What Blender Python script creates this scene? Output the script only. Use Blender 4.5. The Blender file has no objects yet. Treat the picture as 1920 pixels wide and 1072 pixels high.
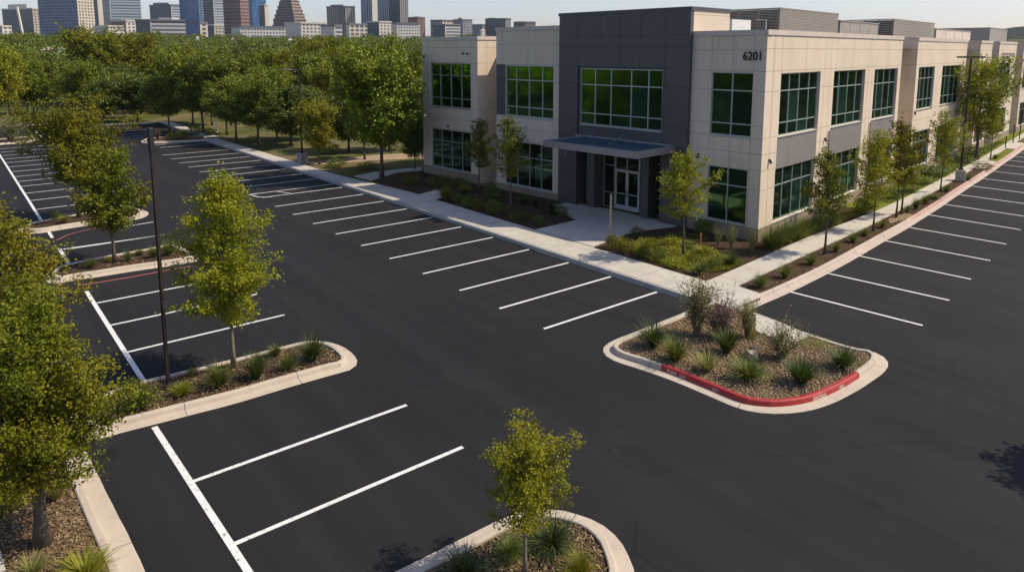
import bpy, bmesh, math, random
import numpy as np
from mathutils import Vector, Matrix
R = math.radians
S = 9.2                                   # metres per survey unit (camera height)
scene = bpy.context.scene
COL = scene.collection
rng = np.random.default_rng(7)
random.seed(7)

# ------------------------------------------------------------------ camera survey
FPX, CPY, PIT, YAW = 1326.34, 284.84, 0.140724, 0.89055
_c, _s = math.cos(PIT), math.sin(PIT)
_fh = np.array([math.cos(YAW), math.sin(YAW), 0.0])       # heading on the ground
RV = np.array([math.sin(YAW), -math.cos(YAW), 0.0])
FV = _fh * _c + np.array([0, 0, -_s])
UV_ = _fh * _s + np.array([0, 0, _c])
CAM = np.array([0, 0, S])
def ray(x, y):
    return RV * ((x - 960) / FPX) + UV_ * ((CPY - y) / FPX) + FV
def at(x, y, z=0.0):
    """surveyed point: where a sight line of the photograph meets height z (metres)"""
    d = ray(x, y); t = (z - S) / d[2]; p = CAM + d * t
    return Vector((p[0], p[1], z))
def hgt(x, y, p):
    """height above ground of a sight line over ground point p"""
    d = ray(x, y); q = np.array([p[0], p[1]])
    t = (q @ d[:2]) / (d[:2] @ d[:2]); return S + t * d[2]
def rad(px, p):
    """metres covered by px pixels at point p"""
    w = (np.array([p[0], p[1], 0]) - np.array([0, 0, S * 0.7])) @ FV
    return px * w / FPX
def U(u, v, z=0.0): return Vector((u * S, v * S, z))

# ------------------------------------------------------------------ object helpers
def tag(o, label=None, cat=None, group=None, kind=None):
    if label: o['label'] = label
    if cat: o['category'] = cat
    if group: o['group'] = group
    if kind: o['kind'] = kind
    return o
def empty(name, loc=(0, 0, 0), rz=0, label=None, cat=None, group=None, kind=None):
    o = bpy.data.objects.new(name, None); COL.objects.link(o)
    o.location = loc; o.rotation_euler = (0, 0, rz); o.empty_display_size = .3
    return tag(o, label, cat, group, kind)
def link(name, me, parent=None, loc=None):
    o = bpy.data.objects.new(name, me); COL.objects.link(o)
    if parent is not None: o.parent = parent
    if loc is not None: o.location = loc
    return o
class MB:
    """collects faces with material slots (and optional uv) into one mesh"""
    def __init__(s): s.v = []; s.f = []; s.m = []; s.uv = []
    def add(s, verts, faces, mi=0, uvs=None):
        b = len(s.v); s.v += [tuple(p) for p in verts]
        for k, f in enumerate(faces):
            s.f.append(tuple(i + b for i in f)); s.m.append(mi)
            s.uv.append(uvs[k] if uvs else None)
    def quad(s, a, b, c, d, mi=0, uv=None): s.add([a, b, c, d], [(0, 1, 2, 3)], mi, [uv] if uv else None)
    def box(s, o, ax, ay, az, mi=0):
        """box from corner o with edge vectors"""
        o, ax, ay, az = map(Vector, (o, ax, ay, az))
        P = [o, o + ax, o + ax + ay, o + ay]; P += [p + az for p in P]
        s.add(P, [(0, 3, 2, 1), (4, 5, 6, 7), (0, 1, 5, 4), (1, 2, 6, 5), (2, 3, 7, 6), (3, 0, 4, 7)], mi)
    def cbox(s, c, sx, sy, sz, rz=0, mi=0):
        cx, sn = math.cos(rz), math.sin(rz)
        X = Vector((cx, sn, 0)); Y = Vector((-sn, cx, 0)); c = Vector(c)
        s.box(c - X * sx / 2 - Y * sy / 2, X * sx, Y * sy, (0, 0, sz), mi)
    def prism(s, poly, z0, z1, mi=0, mside=None):
        n = len(poly); a = [Vector((p[0], p[1], z0)) for p in poly]; b = [Vector((p[0], p[1], z1)) for p in poly]
        area = sum(poly[i][0] * poly[(i + 1) % n][1] - poly[(i + 1) % n][0] * poly[i][1] for i in range(n))
        if area < 0: a.reverse(); b.reverse()
        s.add(b, [tuple(range(n))], mi)
        for i in range(n):
            j = (i + 1) % n; s.quad(a[i], a[j], b[j], b[i], mi if mside is None else mside)
    def tube(s, pts, rads, n=8, mi=0, cap=True):
        pts = [Vector(p) for p in pts]; b = len(s.v); m = len(pts)
        for i, p in enumerate(pts):
            t = (pts[min(i + 1, m - 1)] - pts[max(i - 1, 0)]).normalized()
            ref = Vector((1, 0, 0)) if abs(t.x) < .9 else Vector((0, 1, 0))
            a = t.cross(ref).normalized(); c = t.cross(a)
            for k in range(n):
                th = 2 * math.pi * k / n
                s.v.append(tuple(p + (a * math.cos(th) + c * math.sin(th)) * rads[i]))
        for i in range(m - 1):
            for k in range(n):
                k2 = (k + 1) % n
                s.f.append((b + i * n + k, b + i * n + k2, b + (i + 1) * n + k2, b + (i + 1) * n + k)); s.m.append(mi); s.uv.append(None)
        if cap:
            s.f.append(tuple(b + (m - 1) * n + k for k in range(n))); s.m.append(mi); s.uv.append(None)
            s.f.append(tuple(b + k for k in reversed(range(n)))); s.m.append(mi); s.uv.append(None)
    def mesh(s, name, mats, smooth=False):
        me = bpy.data.meshes.new(name); me.from_pydata(s.v, [], s.f)
        for m in (mats if isinstance(mats, (list, tuple)) else [mats]): me.materials.append(m)
        me.polygons.foreach_set('material_index', s.m)
        if any(u is not None for u in s.uv):
            l = me.uv_layers.new(name='UVMap'); k = 0
            for f, u in zip(s.f, s.uv):
                for q in range(len(f)):
                    l.data[k].uv = u[q] if u is not None else (0, 0); k += 1
        if smooth: me.polygons.foreach_set('use_smooth', [True] * len(s.f))
        me.update(); return me
    def build(s, name, mats, parent=None, smooth=False, bevel=0):
        o = link(name, s.mesh(name, mats, smooth), parent)
        if bevel:
            b = o.modifiers.new('bevel', 'BEVEL'); b.width = bevel; b.segments = 2; b.limit_method = 'ANGLE'
        return o
def np_mesh(name, verts, nper, mats, mi=None, smooth=False):
    """mesh from an array of separate polygons with nper corners each"""
    verts = np.asarray(verts, dtype=np.float32).reshape(-1, 3); nv = len(verts); nf = nv // nper
    me = bpy.data.meshes.new(name)
    me.vertices.add(nv); me.vertices.foreach_set('co', verts.ravel())
    me.loops.add(nv); me.loops.foreach_set('vertex_index', np.arange(nv, dtype=np.int32))
    me.polygons.add(nf); me.polygons.foreach_set('loop_start', np.arange(0, nv, nper, dtype=np.int32))
    for m in (mats if isinstance(mats, (list, tuple)) else [mats]): me.materials.append(m)
    if mi is not None: me.polygons.foreach_set('material_index', np.asarray(mi, dtype=np.int32))
    me.update(calc_edges=True); return me

# ------------------------------------------------------------------ materials
def mat(name):
    m = bpy.data.materials.new(name); m.use_nodes = True
    nt = m.node_tree; return m, nt, nt.nodes['Principled BSDF']
def N(nt, t, **kw):
    n = nt.nodes.new(t)
    for k, v in kw.items():
        if k in ('op', 'operation'): n.operation = v
        elif k == 'blend': n.blend_type = v
        elif k.startswith('i_'): n.inputs[k[2:].replace('_', ' ')].default_value = v
        else: setattr(n, k, v)
    return n
def L(nt, a, b): nt.links.new(a, b)
def ramp(nt, src, stops):
    r = nt.nodes.new('ShaderNodeValToRGB'); e = r.color_ramp.elements
    while len(e) > 1: e.remove(e[-1])
    e[0].position, e[0].color = stops[0][0], (*stops[0][1], 1)
    for p, c in stops[1:]:
        x = e.new(p); x.color = (*c, 1)
    L(nt, src, r.inputs['Fac']); return r.outputs['Color']
def noise(nt, scale, detail=4, rough=.55, vec=None, dim='3D'):
    n = nt.nodes.new('ShaderNodeTexNoise'); n.inputs['Scale'].default_value = scale
    n.inputs['Detail'].default_value = detail; n.inputs['Roughness'].default_value = rough
    if vec is not None: L(nt, vec, n.inputs['Vector'])
    return n.outputs['Fac']
def mixc(nt, fac, a, b, blend='MIX'):
    m = nt.nodes.new('ShaderNodeMix'); m.data_type = 'RGBA'; m.blend_type = blend
    for sock, v in ((m.inputs['Factor'], fac), (m.inputs['A'] if 0 else m.inputs[6], a), (m.inputs[7], b)):
        if isinstance(v, (int, float)): sock.default_value = v
        elif isinstance(v, (tuple, list)): sock.default_value = (*v[:3], 1)
        else: L(nt, v, sock)
    return m.outputs[2]
def math_(nt, op, a, b=None):
    m = nt.nodes.new('ShaderNodeMath'); m.operation = op
    for i, v in enumerate((a, b)):
        if v is None: continue
        if isinstance(v, (int, float)): m.inputs[i].default_value = v
        else: L(nt, v, m.inputs[i])
    return m.outputs[0]
def gpos(nt): return nt.nodes.new('ShaderNodeNewGeometry').outputs['Position']
def bump(nt, bs, h, strength=.3, dist=.02):
    b = nt.nodes.new('ShaderNodeBump'); b.inputs['Strength'].default_value = strength; b.inputs['Distance'].default_value = dist
    L(nt, h, b.inputs['Height']); L(nt, b.outputs['Normal'], bs.inputs['Normal'])
def rough_mat(name, a, b, scale=3, rough=.85, fine=60, fineamt=.25, bumps=.2, bdist=.01, spec=.3, big=None):
    """two-tone weathered surface: broad patches plus fine grain"""
    m, nt, bs = mat(name); p = gpos(nt)
    col = ramp(nt, noise(nt, scale, 5, .6, p), [(.3, a), (.7, b)])
    g = noise(nt, fine, 3, .6, p)
    gv = ramp(nt, g, [(.25, (1 - fineamt,) * 3), (.75, (1 + fineamt,) * 3)])
    col = mixc(nt, 1.0, col, gv, 'MULTIPLY')
    if big:
        bn = noise(nt, big[0], 3, .5, p)
        col = mixc(nt, ramp(nt, bn, [(big[2], (0, 0, 0)), (big[3], (1, 1, 1))]), col, big[1])
    L(nt, col, bs.inputs['Base Color']); bs.inputs['Roughness'].default_value = rough
    bs.inputs['Specular IOR Level'].default_value = spec
    bump(nt, bs, g, bumps, bdist); return m
def plain(name, c, rough=.6, metal=0, spec=.5, var=.12, scale=4):
    m, nt, bs = mat(name)
    n = ramp(nt, noise(nt, scale, 4, .6, gpos(nt)), [(.3, tuple(x * (1 - var) for x in c)), (.7, tuple(x * (1 + var) for x in c))])
    L(nt, n, bs.inputs['Base Color']); bs.inputs['Roughness'].default_value = rough
    bs.inputs['Metallic'].default_value = metal; bs.inputs['Specular IOR Level'].default_value = spec; return m
M = {}
# asphalt: fine aggregate, faint tyre-polished lanes, old sealed cracks
def asphalt():
    m, nt, bs = mat('asphalt'); p = gpos(nt)
    col = ramp(nt, noise(nt, .09, 4, .55, p), [(.3, (.0132, .0130, .0150)), (.7, (.0190, .0178, .0178))])
    g = noise(nt, 45, 4, .7, p)
    col = mixc(nt, 1, col, ramp(nt, g, [(.25, (.72,) * 3), (.55, (1,) * 3), (.8, (1.35,) * 3)]), 'MULTIPLY')
    st = noise(nt, .55, 6, .7, p)
    col = mixc(nt, ramp(nt, st, [(.55, (0,) * 3), (.72, (.7,) * 3)]), col, (.0125, .014, .014))
    st2 = noise(nt, .3, 7, .75, p)
    col = mixc(nt, ramp(nt, st2, [(.57, (0,) * 3), (.76, (.5,) * 3)]), col, (.036, .033, .03))
    sm = nt.nodes.new('ShaderNodeMapping'); sm.inputs['Scale'].default_value = (1.1, .045, 1); L(nt, p, sm.inputs['Vector'])
    col = mixc(nt, 1, col, ramp(nt, noise(nt, 1.0, 4, .6, sm.outputs[0]), [(.3, (.76,) * 3), (.7, (1.27, 1.25, 1.22))]), 'MULTIPLY')
    w_ = nt.nodes.new('ShaderNodeTexNoise'); w_.inputs['Scale'].default_value = 1.1; w_.inputs['Detail'].default_value = 6; w_.inputs['Distortion'].default_value = 1.5; L(nt, p, w_.inputs['Vector'])
    oil = nt.nodes.new('ShaderNodeTexVoronoi'); oil.inputs['Scale'].default_value = .33; oil.inputs['Randomness'].default_value = 1; L(nt, p, oil.inputs['Vector'])
    od = math_(nt, 'ADD', oil.outputs['Distance'], math_(nt, 'MULTIPLY', w_.outputs['Fac'], .22))
    col = mixc(nt, ramp(nt, od, [(.16, (.7,) * 3), (.235, (0,) * 3)]), col, (.009, .0088, .009))
    # sealed cracks
    mp = N(nt, 'ShaderNodeVectorMath', operation='ADD')
    nn = nt.nodes.new('ShaderNodeTexNoise'); nn.inputs['Scale'].default_value = .5; nn.inputs['Detail'].default_value = 5; L(nt, p, nn.inputs['Vector'])
    L(nt, p, mp.inputs[0]); L(nt, nn.outputs['Color'], mp.inputs[1])
    v = nt.nodes.new('ShaderNodeTexVoronoi'); v.feature = 'DISTANCE_TO_EDGE'; v.inputs['Scale'].default_value = .085; L(nt, mp.outputs[0], v.inputs['Vector'])
    cr = ramp(nt, v.outputs['Distance'], [(.0, (.75,) * 3), (.0035, (0,) * 3)])
    br = ramp(nt, noise(nt, .25, 2, .5, p), [(.45, (0,) * 3), (.55, (1,) * 3)])
    col = mixc(nt, mixc(nt, 1, cr, br, 'MULTIPLY'), col, (.008, .008, .009))
    L(nt, col, bs.inputs['Base Color'])
    L(nt, ramp(nt, noise(nt, .4, 3, .5, p), [(.3, (.78,) * 3), (.7, (.9,) * 3)]), bs.inputs['Roughness'])
    bs.inputs['Specular IOR Level'].default_value = .25
    bump(nt, bs, g, .35, .006); return m
M['asphalt'] = asphalt()
def paint(name, c, wear):
    m, nt, bs = mat(name); p = gpos(nt)
    f = ramp(nt, noise(nt, 9, 6, .75, p), [(wear, (0,) * 3), (wear + .12, (1,) * 3)])
    c2 = ramp(nt, noise(nt, 1.2, 4, .6, p), [(.3, tuple(x * .82 for x in c)), (.7, c)])
    L(nt, mixc(nt, f, (.05, .047, .045), c2), bs.inputs['Base Color']); bs.inputs['Roughness'].default_value = .7
    return m
M['line'] = paint('line_paint', (.80, .79, .76), .325)
M['red_line'] = paint('red_line_paint', (.34, .085, .075), .40)
def concrete(name, a, b, joint=0, jw=.008, stain=(.25, .2, .15)):
    m, nt, bs = mat(name); p = gpos(nt)
    col = ramp(nt, noise(nt, .9, 6, .65, p), [(.3, a), (.7, b)])
    g = noise(nt, 70, 3, .6, p)
    col = mixc(nt, 1, col, ramp(nt, g, [(.3, (.88,) * 3), (.7, (1.08,) * 3)]), 'MULTIPLY')
    col = mixc(nt, ramp(nt, noise(nt, 2.3, 7, .75, p), [(.55, (0,) * 3), (.78, (.6,) * 3)]), col, stain)
    col = mixc(nt, ramp(nt, noise(nt, 7, 7, .8, p), [(.62, (0,) * 3), (.72, (.5,) * 3)]), col, tuple(x * .5 for x in stain))
    if joint:
        uv = nt.nodes.new('ShaderNodeUVMap'); sx = nt.nodes.new('ShaderNodeSeparateXYZ'); L(nt, uv.outputs[0], sx.inputs[0])
        fr = math_(nt, 'FRACT', math_(nt, 'DIVIDE', sx.outputs[0], joint))
        j = math_(nt, 'LESS_THAN', math_(nt, 'ABSOLUTE', math_(nt, 'SUBTRACT', fr, .5)), jw / joint)
        col = mixc(nt, math_(nt, 'MULTIPLY', j, .75), col, (.05, .045, .04))
    L(nt, col, bs.inputs['Base Color']); bs.inputs['Roughness'].default_value = .85; bs.inputs['Specular IOR Level'].default_value = .3
    bump(nt, bs, g, .2, .004); return m
M['kerb'] = concrete('kerb_concrete', (.46, .39, .31), (.56, .48, .385), 3.0, .011)
M['kerb_grey'] = concrete('kerb_concrete_grey', (.33, .31, .28), (.44, .41, .37), 3.0, .011)
M['kerb_pink'] = concrete('kerb_concrete_pink', (.46, .38, .325), (.56, .465, .40), 2.0, .011)
M['walk'] = concrete('walk_concrete', (.46, .42, .355), (.56, .515, .44), 1.8, .012)
def redpaint():
    m, nt, bs = mat('red_kerb_paint'); p = gpos(nt)
    col = ramp(nt, noise(nt, 2, 5, .6, p), [(.3, (.30, .022, .022)), (.7, (.40, .035, .03))])
    f = ramp(nt, noise(nt, 14, 6, .75, p), [(.24, (1,) * 3), (.33, (0,) * 3)])
    L(nt, mixc(nt, f, col, (.4, .3, .26)), bs.inputs['Base Color']); bs.inputs['Roughness'].default_value = .5; return m
M['red'] = redpaint()
M['redworn'] = rough_mat('worn_red_paint', (.42, .22, .19), (.5, .36, .31), 1.5, .8, 30, .2)
def mulch(name, a, b, c):
    m, nt, bs = mat(name); p = gpos(nt)
    v = nt.nodes.new('ShaderNodeTexVoronoi'); v.inputs['Scale'].default_value = 42; L(nt, p, v.inputs['Vector'])
    sc = nt.nodes.new('ShaderNodeSeparateColor'); L(nt, v.outputs['Color'], sc.inputs[0])
    col = ramp(nt, sc.outputs[0], [(0, a), (.5, b), (.88, b), (.93, c)])
    col = mixc(nt, ramp(nt, noise(nt, 1.1, 5, .6, p), [(.35, (.15,) * 3), (.7, (.8,) * 3)]), col, tuple(x * .6 for x in b))
    L(nt, col, bs.inputs['Base Color']); bs.inputs['Roughness'].default_value = .95; bs.inputs['Specular IOR Level'].default_value = .1
    bump(nt, bs, v.outputs['Distance'], .9, .04); return m
M['mulch'] = mulch('bark_mulch', (.04, .024, .015), (.105, .064, .04), (.30, .21, .13))
M['mulch_dry'] = mulch('dry_mulch', (.08, .047, .025), (.22, .135, .068), (.42, .3, .17))
M['gravel_bed'] = mulch('gravel_base', (.11, .075, .045), (.25, .175, .10), (.42, .33, .2))
def randcol(name, cols, rough=.8, transl=0, spec=.3, patch=None):
    """each loose piece takes its own colour"""
    m, nt, bs = mat(name); g = nt.nodes.new('ShaderNodeNewGeometry')
    n = len(cols); col = ramp(nt, g.outputs['Random Per Island'], [(i / max(n - 1, 1), c) for i, c in enumerate(cols)])
    oi = nt.nodes.new('ShaderNodeObjectInfo')
    hs = nt.nodes.new('ShaderNodeHueSaturation'); L(nt, col, hs.inputs['Color'])
    L(nt, ramp(nt, oi.outputs['Random'], [(0, (.485,) * 3), (1, (.512,) * 3)]), hs.inputs['Hue'])
    L(nt, ramp(nt, oi.outputs['Random'], [(0, (.8,) * 3), (.5, (1.15,) * 3), (1, (.95,) * 3)]), hs.inputs['Value'])
    col = hs.outputs['Color']
    if patch:
        col = mixc(nt, ramp(nt, noise(nt, patch[0], 3, .5, g.outputs['Position']), [(.42, (0,) * 3), (.65, (.8,) * 3)]), col, patch[1])
    L(nt, col, bs.inputs['Base Color']); bs.inputs['Roughness'].default_value = rough; bs.inputs['Specular IOR Level'].default_value = spec
    if transl:
        t = nt.nodes.new('ShaderNodeBsdfTranslucent'); L(nt, mixc(nt, 1, col, (1.5, 1.35, .7), 'MULTIPLY'), t.inputs['Color'])
        mx = nt.nodes.new('ShaderNodeMixShader'); mx.inputs[0].default_value = transl
        out = nt.nodes['Material Output']; L(nt, bs.outputs[0], mx.inputs[1]); L(nt, t.outputs[0], mx.inputs[2]); L(nt, mx.outputs[0], out.inputs['Surface'])
    return m
M['gravel'] = randcol('gravel_stone', [(.15, .09, .055), (.32, .225, .12), (.40, .31, .17), (.2, .125, .08), (.46, .38, .23)], .9)
M['chip'] = randcol('bark_chip', [(.07, .04, .025), (.17, .105, .06), (.34, .24, .14), (.12, .07, .045)], .9)
M['leaf_olive'] = randcol('leaf_olive', [(0.109, 0.141, 0.007), (0.183, 0.219, 0.012), (0.261, 0.288, 0.015), (0.313, 0.295, 0.017), (0.125, 0.171, 0.009)], .6, .3, .2, (.5, (0.313, 0.298, 0.014)))
M['leaf_oak'] = randcol('leaf_oak', [(0.052, 0.075, 0.005), (0.093, 0.117, 0.006), (0.139, 0.156, 0.009), (0.196, 0.189, 0.010)], .6, .25, .2, (.45, (0.224, 0.194, 0.009)))
M['leaf_dark'] = randcol('leaf_dark', [(0.045, 0.075, 0.009), (0.079, 0.114, 0.011), (0.124, 0.151, 0.011), (0.166, 0.167, 0.014)], .5, .2, .4)
M['leaf_park'] = randcol('leaf_park', [(0.055, 0.097, 0.007), (0.106, 0.152, 0.010), (0.158, 0.209, 0.010), (0.221, 0.244, 0.012)], .6, .12, .3, (.13, (0.215, 0.224, 0.010)))
M['leaf_yellow'] = randcol('leaf_yellow', [(0.101, 0.135, 0.006), (0.171, 0.207, 0.008), (0.251, 0.257, 0.010), (0.302, 0.273, 0.012)], .6, .15, .3, (.3, (0.262, 0.218, 0.010)))
M['leaf_far'] = randcol('leaf_far', [(0.054, 0.090, 0.014), (0.093, 0.132, 0.015), (0.129, 0.168, 0.017), (0.168, 0.184, 0.019)], .7, .08, .2)
M['blade'] = randcol('grass_blade', [(0.047, 0.081, 0.013), (0.086, 0.129, 0.018), (0.133, 0.161, 0.028), (0.220, 0.209, 0.050)], .6, .2, .3)
M['blade_dark'] = randcol('dark_grass_blade', [(0.028, 0.055, 0.013), (0.047, 0.081, 0.018), (0.078, 0.113, 0.025), (0.133, 0.153, 0.039)], .6, .2, .3)
M['blade_pale'] = randcol('pale_grass_blade', [(0.157, 0.161, 0.050), (0.251, 0.241, 0.078), (0.345, 0.322, 0.123), (0.141, 0.161, 0.034)], .7, .2, .2)
M['blade_yellow'] = randcol('yellow_blade', [(0.141, 0.161, 0.013), (0.220, 0.225, 0.018), (0.298, 0.274, 0.022), (0.110, 0.137, 0.013)], .6, .25, .3)
M['twig'] = randcol('grey_twig', [(.17, .14, .105), (.24, .2, .15), (.13, .11, .075), (.3, .26, .2)], .9, 0, .2)
M['twig_brown'] = randcol('brown_twig', [(.09, .055, .05), (.14, .085, .075), (.19, .12, .1), (.08, .06, .04)], .9, 0, .2)
def bark(name, a, b):
    m, nt, bs = mat(name); tc = nt.nodes.new('ShaderNodeTexCoord'); mp = nt.nodes.new('ShaderNodeMapping'); mp.inputs['Scale'].default_value = (14, 14, 2.2)
    L(nt, tc.outputs['Object'], mp.inputs['Vector']); h = noise(nt, 1.5, 6, .7, mp.outputs[0])
    L(nt, ramp(nt, h, [(.32, a), (.68, b)]), bs.inputs['Base Color']); bs.inputs['Roughness'].default_value = .95
    bump(nt, bs, h, .8, .03); return m
M['bark'] = bark('bark', (.05, .035, .024), (.17, .125, .09))
M['bark_pale'] = bark('pale_bark', (.12, .095, .065), (.3, .25, .18))
def lawn():
    m, nt, bs = mat('lawn_grass'); p = gpos(nt)
    col = ramp(nt, noise(nt, 22, 4, .7, p), [(.3, (.045, .06, .012)), (.6, (.10, .11, .022)), (.8, (.17, .16, .05))])
    col = mixc(nt, ramp(nt, noise(nt, .12, 5, .6, p), [(.42, (0,) * 3), (.62, (.85,) * 3)]), col, (.19, .145, .075))
    L(nt, col, bs.inputs['Base Color']); bs.inputs['Roughness'].default_value = .95; bs.inputs['Specular IOR Level'].default_value = .1
    bump(nt, bs, noise(nt, 35, 3, .7, p), .8, .05); return m
M['lawn'] = lawn()
M['lawn_green'] = rough_mat('green_lawn', (.10, .125, .014), (.20, .215, .026), 2, .95, 40, .5, .8, .05, .1)
M['terrain'] = rough_mat('terrain_grass', (.045, .055, .014), (.10, .098, .028), .05, .95, 3, .4, .4, .1, .1)
# building
def precast(name, a, b):
    m, nt, bs = mat(name); p = gpos(nt)
    col = ramp(nt, noise(nt, .35, 5, .6, p), [(.3, a), (.7, b)])
    mp = nt.nodes.new('ShaderNodeMapping'); mp.inputs['Scale'].default_value = (3.2, 3.2, .14); L(nt, p, mp.inputs['Vector'])
    st = noise(nt, 1.3, 5, .7, mp.outputs[0])                   # rain streaks
    col = mixc(nt, ramp(nt, st, [(.52, (0,) * 3), (.78, (.5,) * 3)]), col, tuple(x * .66 for x in a))
    g = noise(nt, 55, 3, .6, p); col = mixc(nt, 1, col, ramp(nt, g, [(.3, (.93,) * 3), (.7, (1.05,) * 3)]), 'MULTIPLY')
    L(nt, col, bs.inputs['Base Color']); bs.inputs['Roughness'].default_value = .8; bs.inputs['Specular IOR Level'].default_value = .3
    bump(nt, bs, g, .15, .004); return m
M['beige'] = precast('beige_precast', (.655, .54, .41), (.745, .62, .475))
M['cap'] = plain('parapet_cap', (.6, .51, .42), .6)
M['plinth'] = precast('plinth_stone', (.27, .205, .14), (.36, .28, .2))
M['grey'] = plain('grey_metal_panel', (.092, .088, .086), .45, .25, .5, .10, .8)
M['spandrel'] = plain('spandrel_panel', (.235, .215, .20), .55, .1, .5, .08, .8)
M['joint'] = plain('joint_sealant', (.27, .22, .165), .9)
M['joint_dark'] = plain('dark_joint', (.02, .02, .023), .9)
M['alu'] = plain('aluminium_frame', (.42, .45, .44), .38, .55, .5, .06)
M['white_alu'] = plain('pale_door_frame', (.55, .55, .54), .4, .3, .5, .05)
def glass(name, tint, base, mixf):
    m, nt, bs = mat(name); p = gpos(nt)
    g_ = nt.nodes.new('ShaderNodeNewGeometry'); L(nt, ramp(nt, g_.outputs['Random Per Island'], [(0, tuple(x * .5 for x in base)), (.6, base), (.8, tuple(x * 1.8 for x in base)), (1, tuple(x * 4.5 + .004 for x in base))]), bs.inputs['Base Color']); bs.inputs['Roughness'].default_value = .6; bs.inputs['Specular IOR Level'].default_value = 0
    gl = nt.nodes.new('ShaderNodeBsdfGlossy'); gl.inputs['Color'].default_value = (*tint, 1); gl.inputs['Roughness'].default_value = .05
    b = nt.nodes.new('ShaderNodeBump'); b.inputs['Strength'].default_value = .06; b.inputs['Distance'].default_value = .05
    L(nt, noise(nt, .55, 2, .4, p), b.inputs['Height']); L(nt, b.outputs[0], gl.inputs['Normal'])
    lw = nt.nodes.new('ShaderNodeLayerWeight'); lw.inputs['Blend'].default_value = .35
    f = math_(nt, 'ADD', math_(nt, 'MULTIPLY', lw.outputs['Fresnel'], .6), mixf)
    f = math_(nt, 'MINIMUM', f, .95)
    mx = nt.nodes.new('ShaderNodeMixShader'); L(nt, f, mx.inputs[0]); L(nt, bs.outputs[0], mx.inputs[1]); L(nt, gl.outputs[0], mx.inputs[2])
    L(nt, mx.outputs[0], nt.nodes['Material Output'].inputs['Surface']); return m
M['glass'] = glass('green_glass', (.15, .32, .13), (.002, .010, .006), .30)
M['glass_side'] = glass('side_glass', (.18, .32, .18), (.0022, .009, .0065), .24)
M['glass_dark'] = glass('dark_glass', (.14, .24, .17), (.0012, .004, .0035), .10)
M['canopy_roof'] = plain('canopy_blue_metal', (.10, .17, .235), .4, .4, .5, .12, 2)
M['canopy'] = plain('canopy_fascia', (.31, .29, .28), .45, .3, .5, .06)
M['louver'] = plain('louver_metal', (.30, .26, .215), .55, .2, .5, .08)
M['louver_dark'] = plain('louver_shadow', (.03, .026, .022), .9)
M['roofgrey'] = plain('roof_membrane', (.35, .34, .32), .9)
M['pent'] = plain('penthouse_panel', (.30, .27, .235), .6, .1, .4, .08, .7)
M['white'] = plain('white_unit', (.72, .70, .66), .55)
M['pole'] = plain('bronze_pole', (.045, .034, .026), .45, .4, .5, .15)
M['black'] = plain('black_metal', (.012, .012, .012), .5)
M['wood'] = plain('pale_stake_wood', (.45, .34, .22), .8)
M['rust'] = plain('rust_orange', (.32, .13, .06), .8)
M['rock'] = rough_mat('boulder_rock', (.36, .29, .2), (.5, .42, .32), 4, .9, 25, .3, .6, .04)
M['text_w'] = plain('stencil_white', (.8, .7, .62), .7)
M['text_k'] = plain('black_numeral', (.018, .016, .015), .5)

# ------------------------------------------------------------------ world, sun, camera
SUN_EL = 48.0
sd = Vector((.777, -.629, 0)).normalized() * math.cos(R(SUN_EL)); sd.z = math.sin(R(SUN_EL))     # towards the sun
w = bpy.data.worlds.new('World'); scene.world = w; w.use_nodes = True
nt = w.node_tree; bg = nt.nodes['Background']; sky = nt.nodes.new('ShaderNodeTexSky'); sky.sky_type = 'NISHITA'
sky.sun_disc = False; sky.sun_elevation = R(SUN_EL); sky.sun_rotation = math.atan2(sd.x, sd.y)
sky.air_density = 1.0; sky.dust_density = .9; sky.ozone_density = 1.2; sky.altitude = 150
L(nt, mixc(nt, 1.0, sky.outputs[0], (.86, .80, .875), 'MULTIPLY'), bg.inputs[0]); bg.inputs[1].default_value = .15
ld = bpy.data.lights.new('sun', 'SUN'); ld.energy = 4.05; ld.angle = R(.53); ld.color = (1, .89, .70)
lo = bpy.data.objects.new('sun', ld); COL.objects.link(lo); lo.rotation_euler = Vector(sd).to_track_quat('Z', 'Y').to_euler(); lo.location = (30, -30, 60)
cd = bpy.data.cameras.new('camera'); cam = bpy.data.objects.new('camera', cd); COL.objects.link(cam); scene.camera = cam
cam.location = CAM; cam.rotation_euler = (math.pi / 2 - PIT, 0, YAW - math.pi / 2)
cd.sensor_width = 36; cd.lens = FPX / 1920 * 36; cd.shift_y = -(536 - CPY) / 1920; cd.clip_start = .1; cd.clip_end = 9000
vs = scene.view_settings; vs.view_transform = 'Standard'; vs.look = 'None'; vs.gamma = 1; vs.use_curve_mapping = False; vs.exposure = .26
scene.cycles.max_bounces = 6; scene.cycles.transparent_max_bounces = 4; scene.cycles.use_denoising = True
scene.cycles.sample_clamp_indirect = 4

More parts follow.
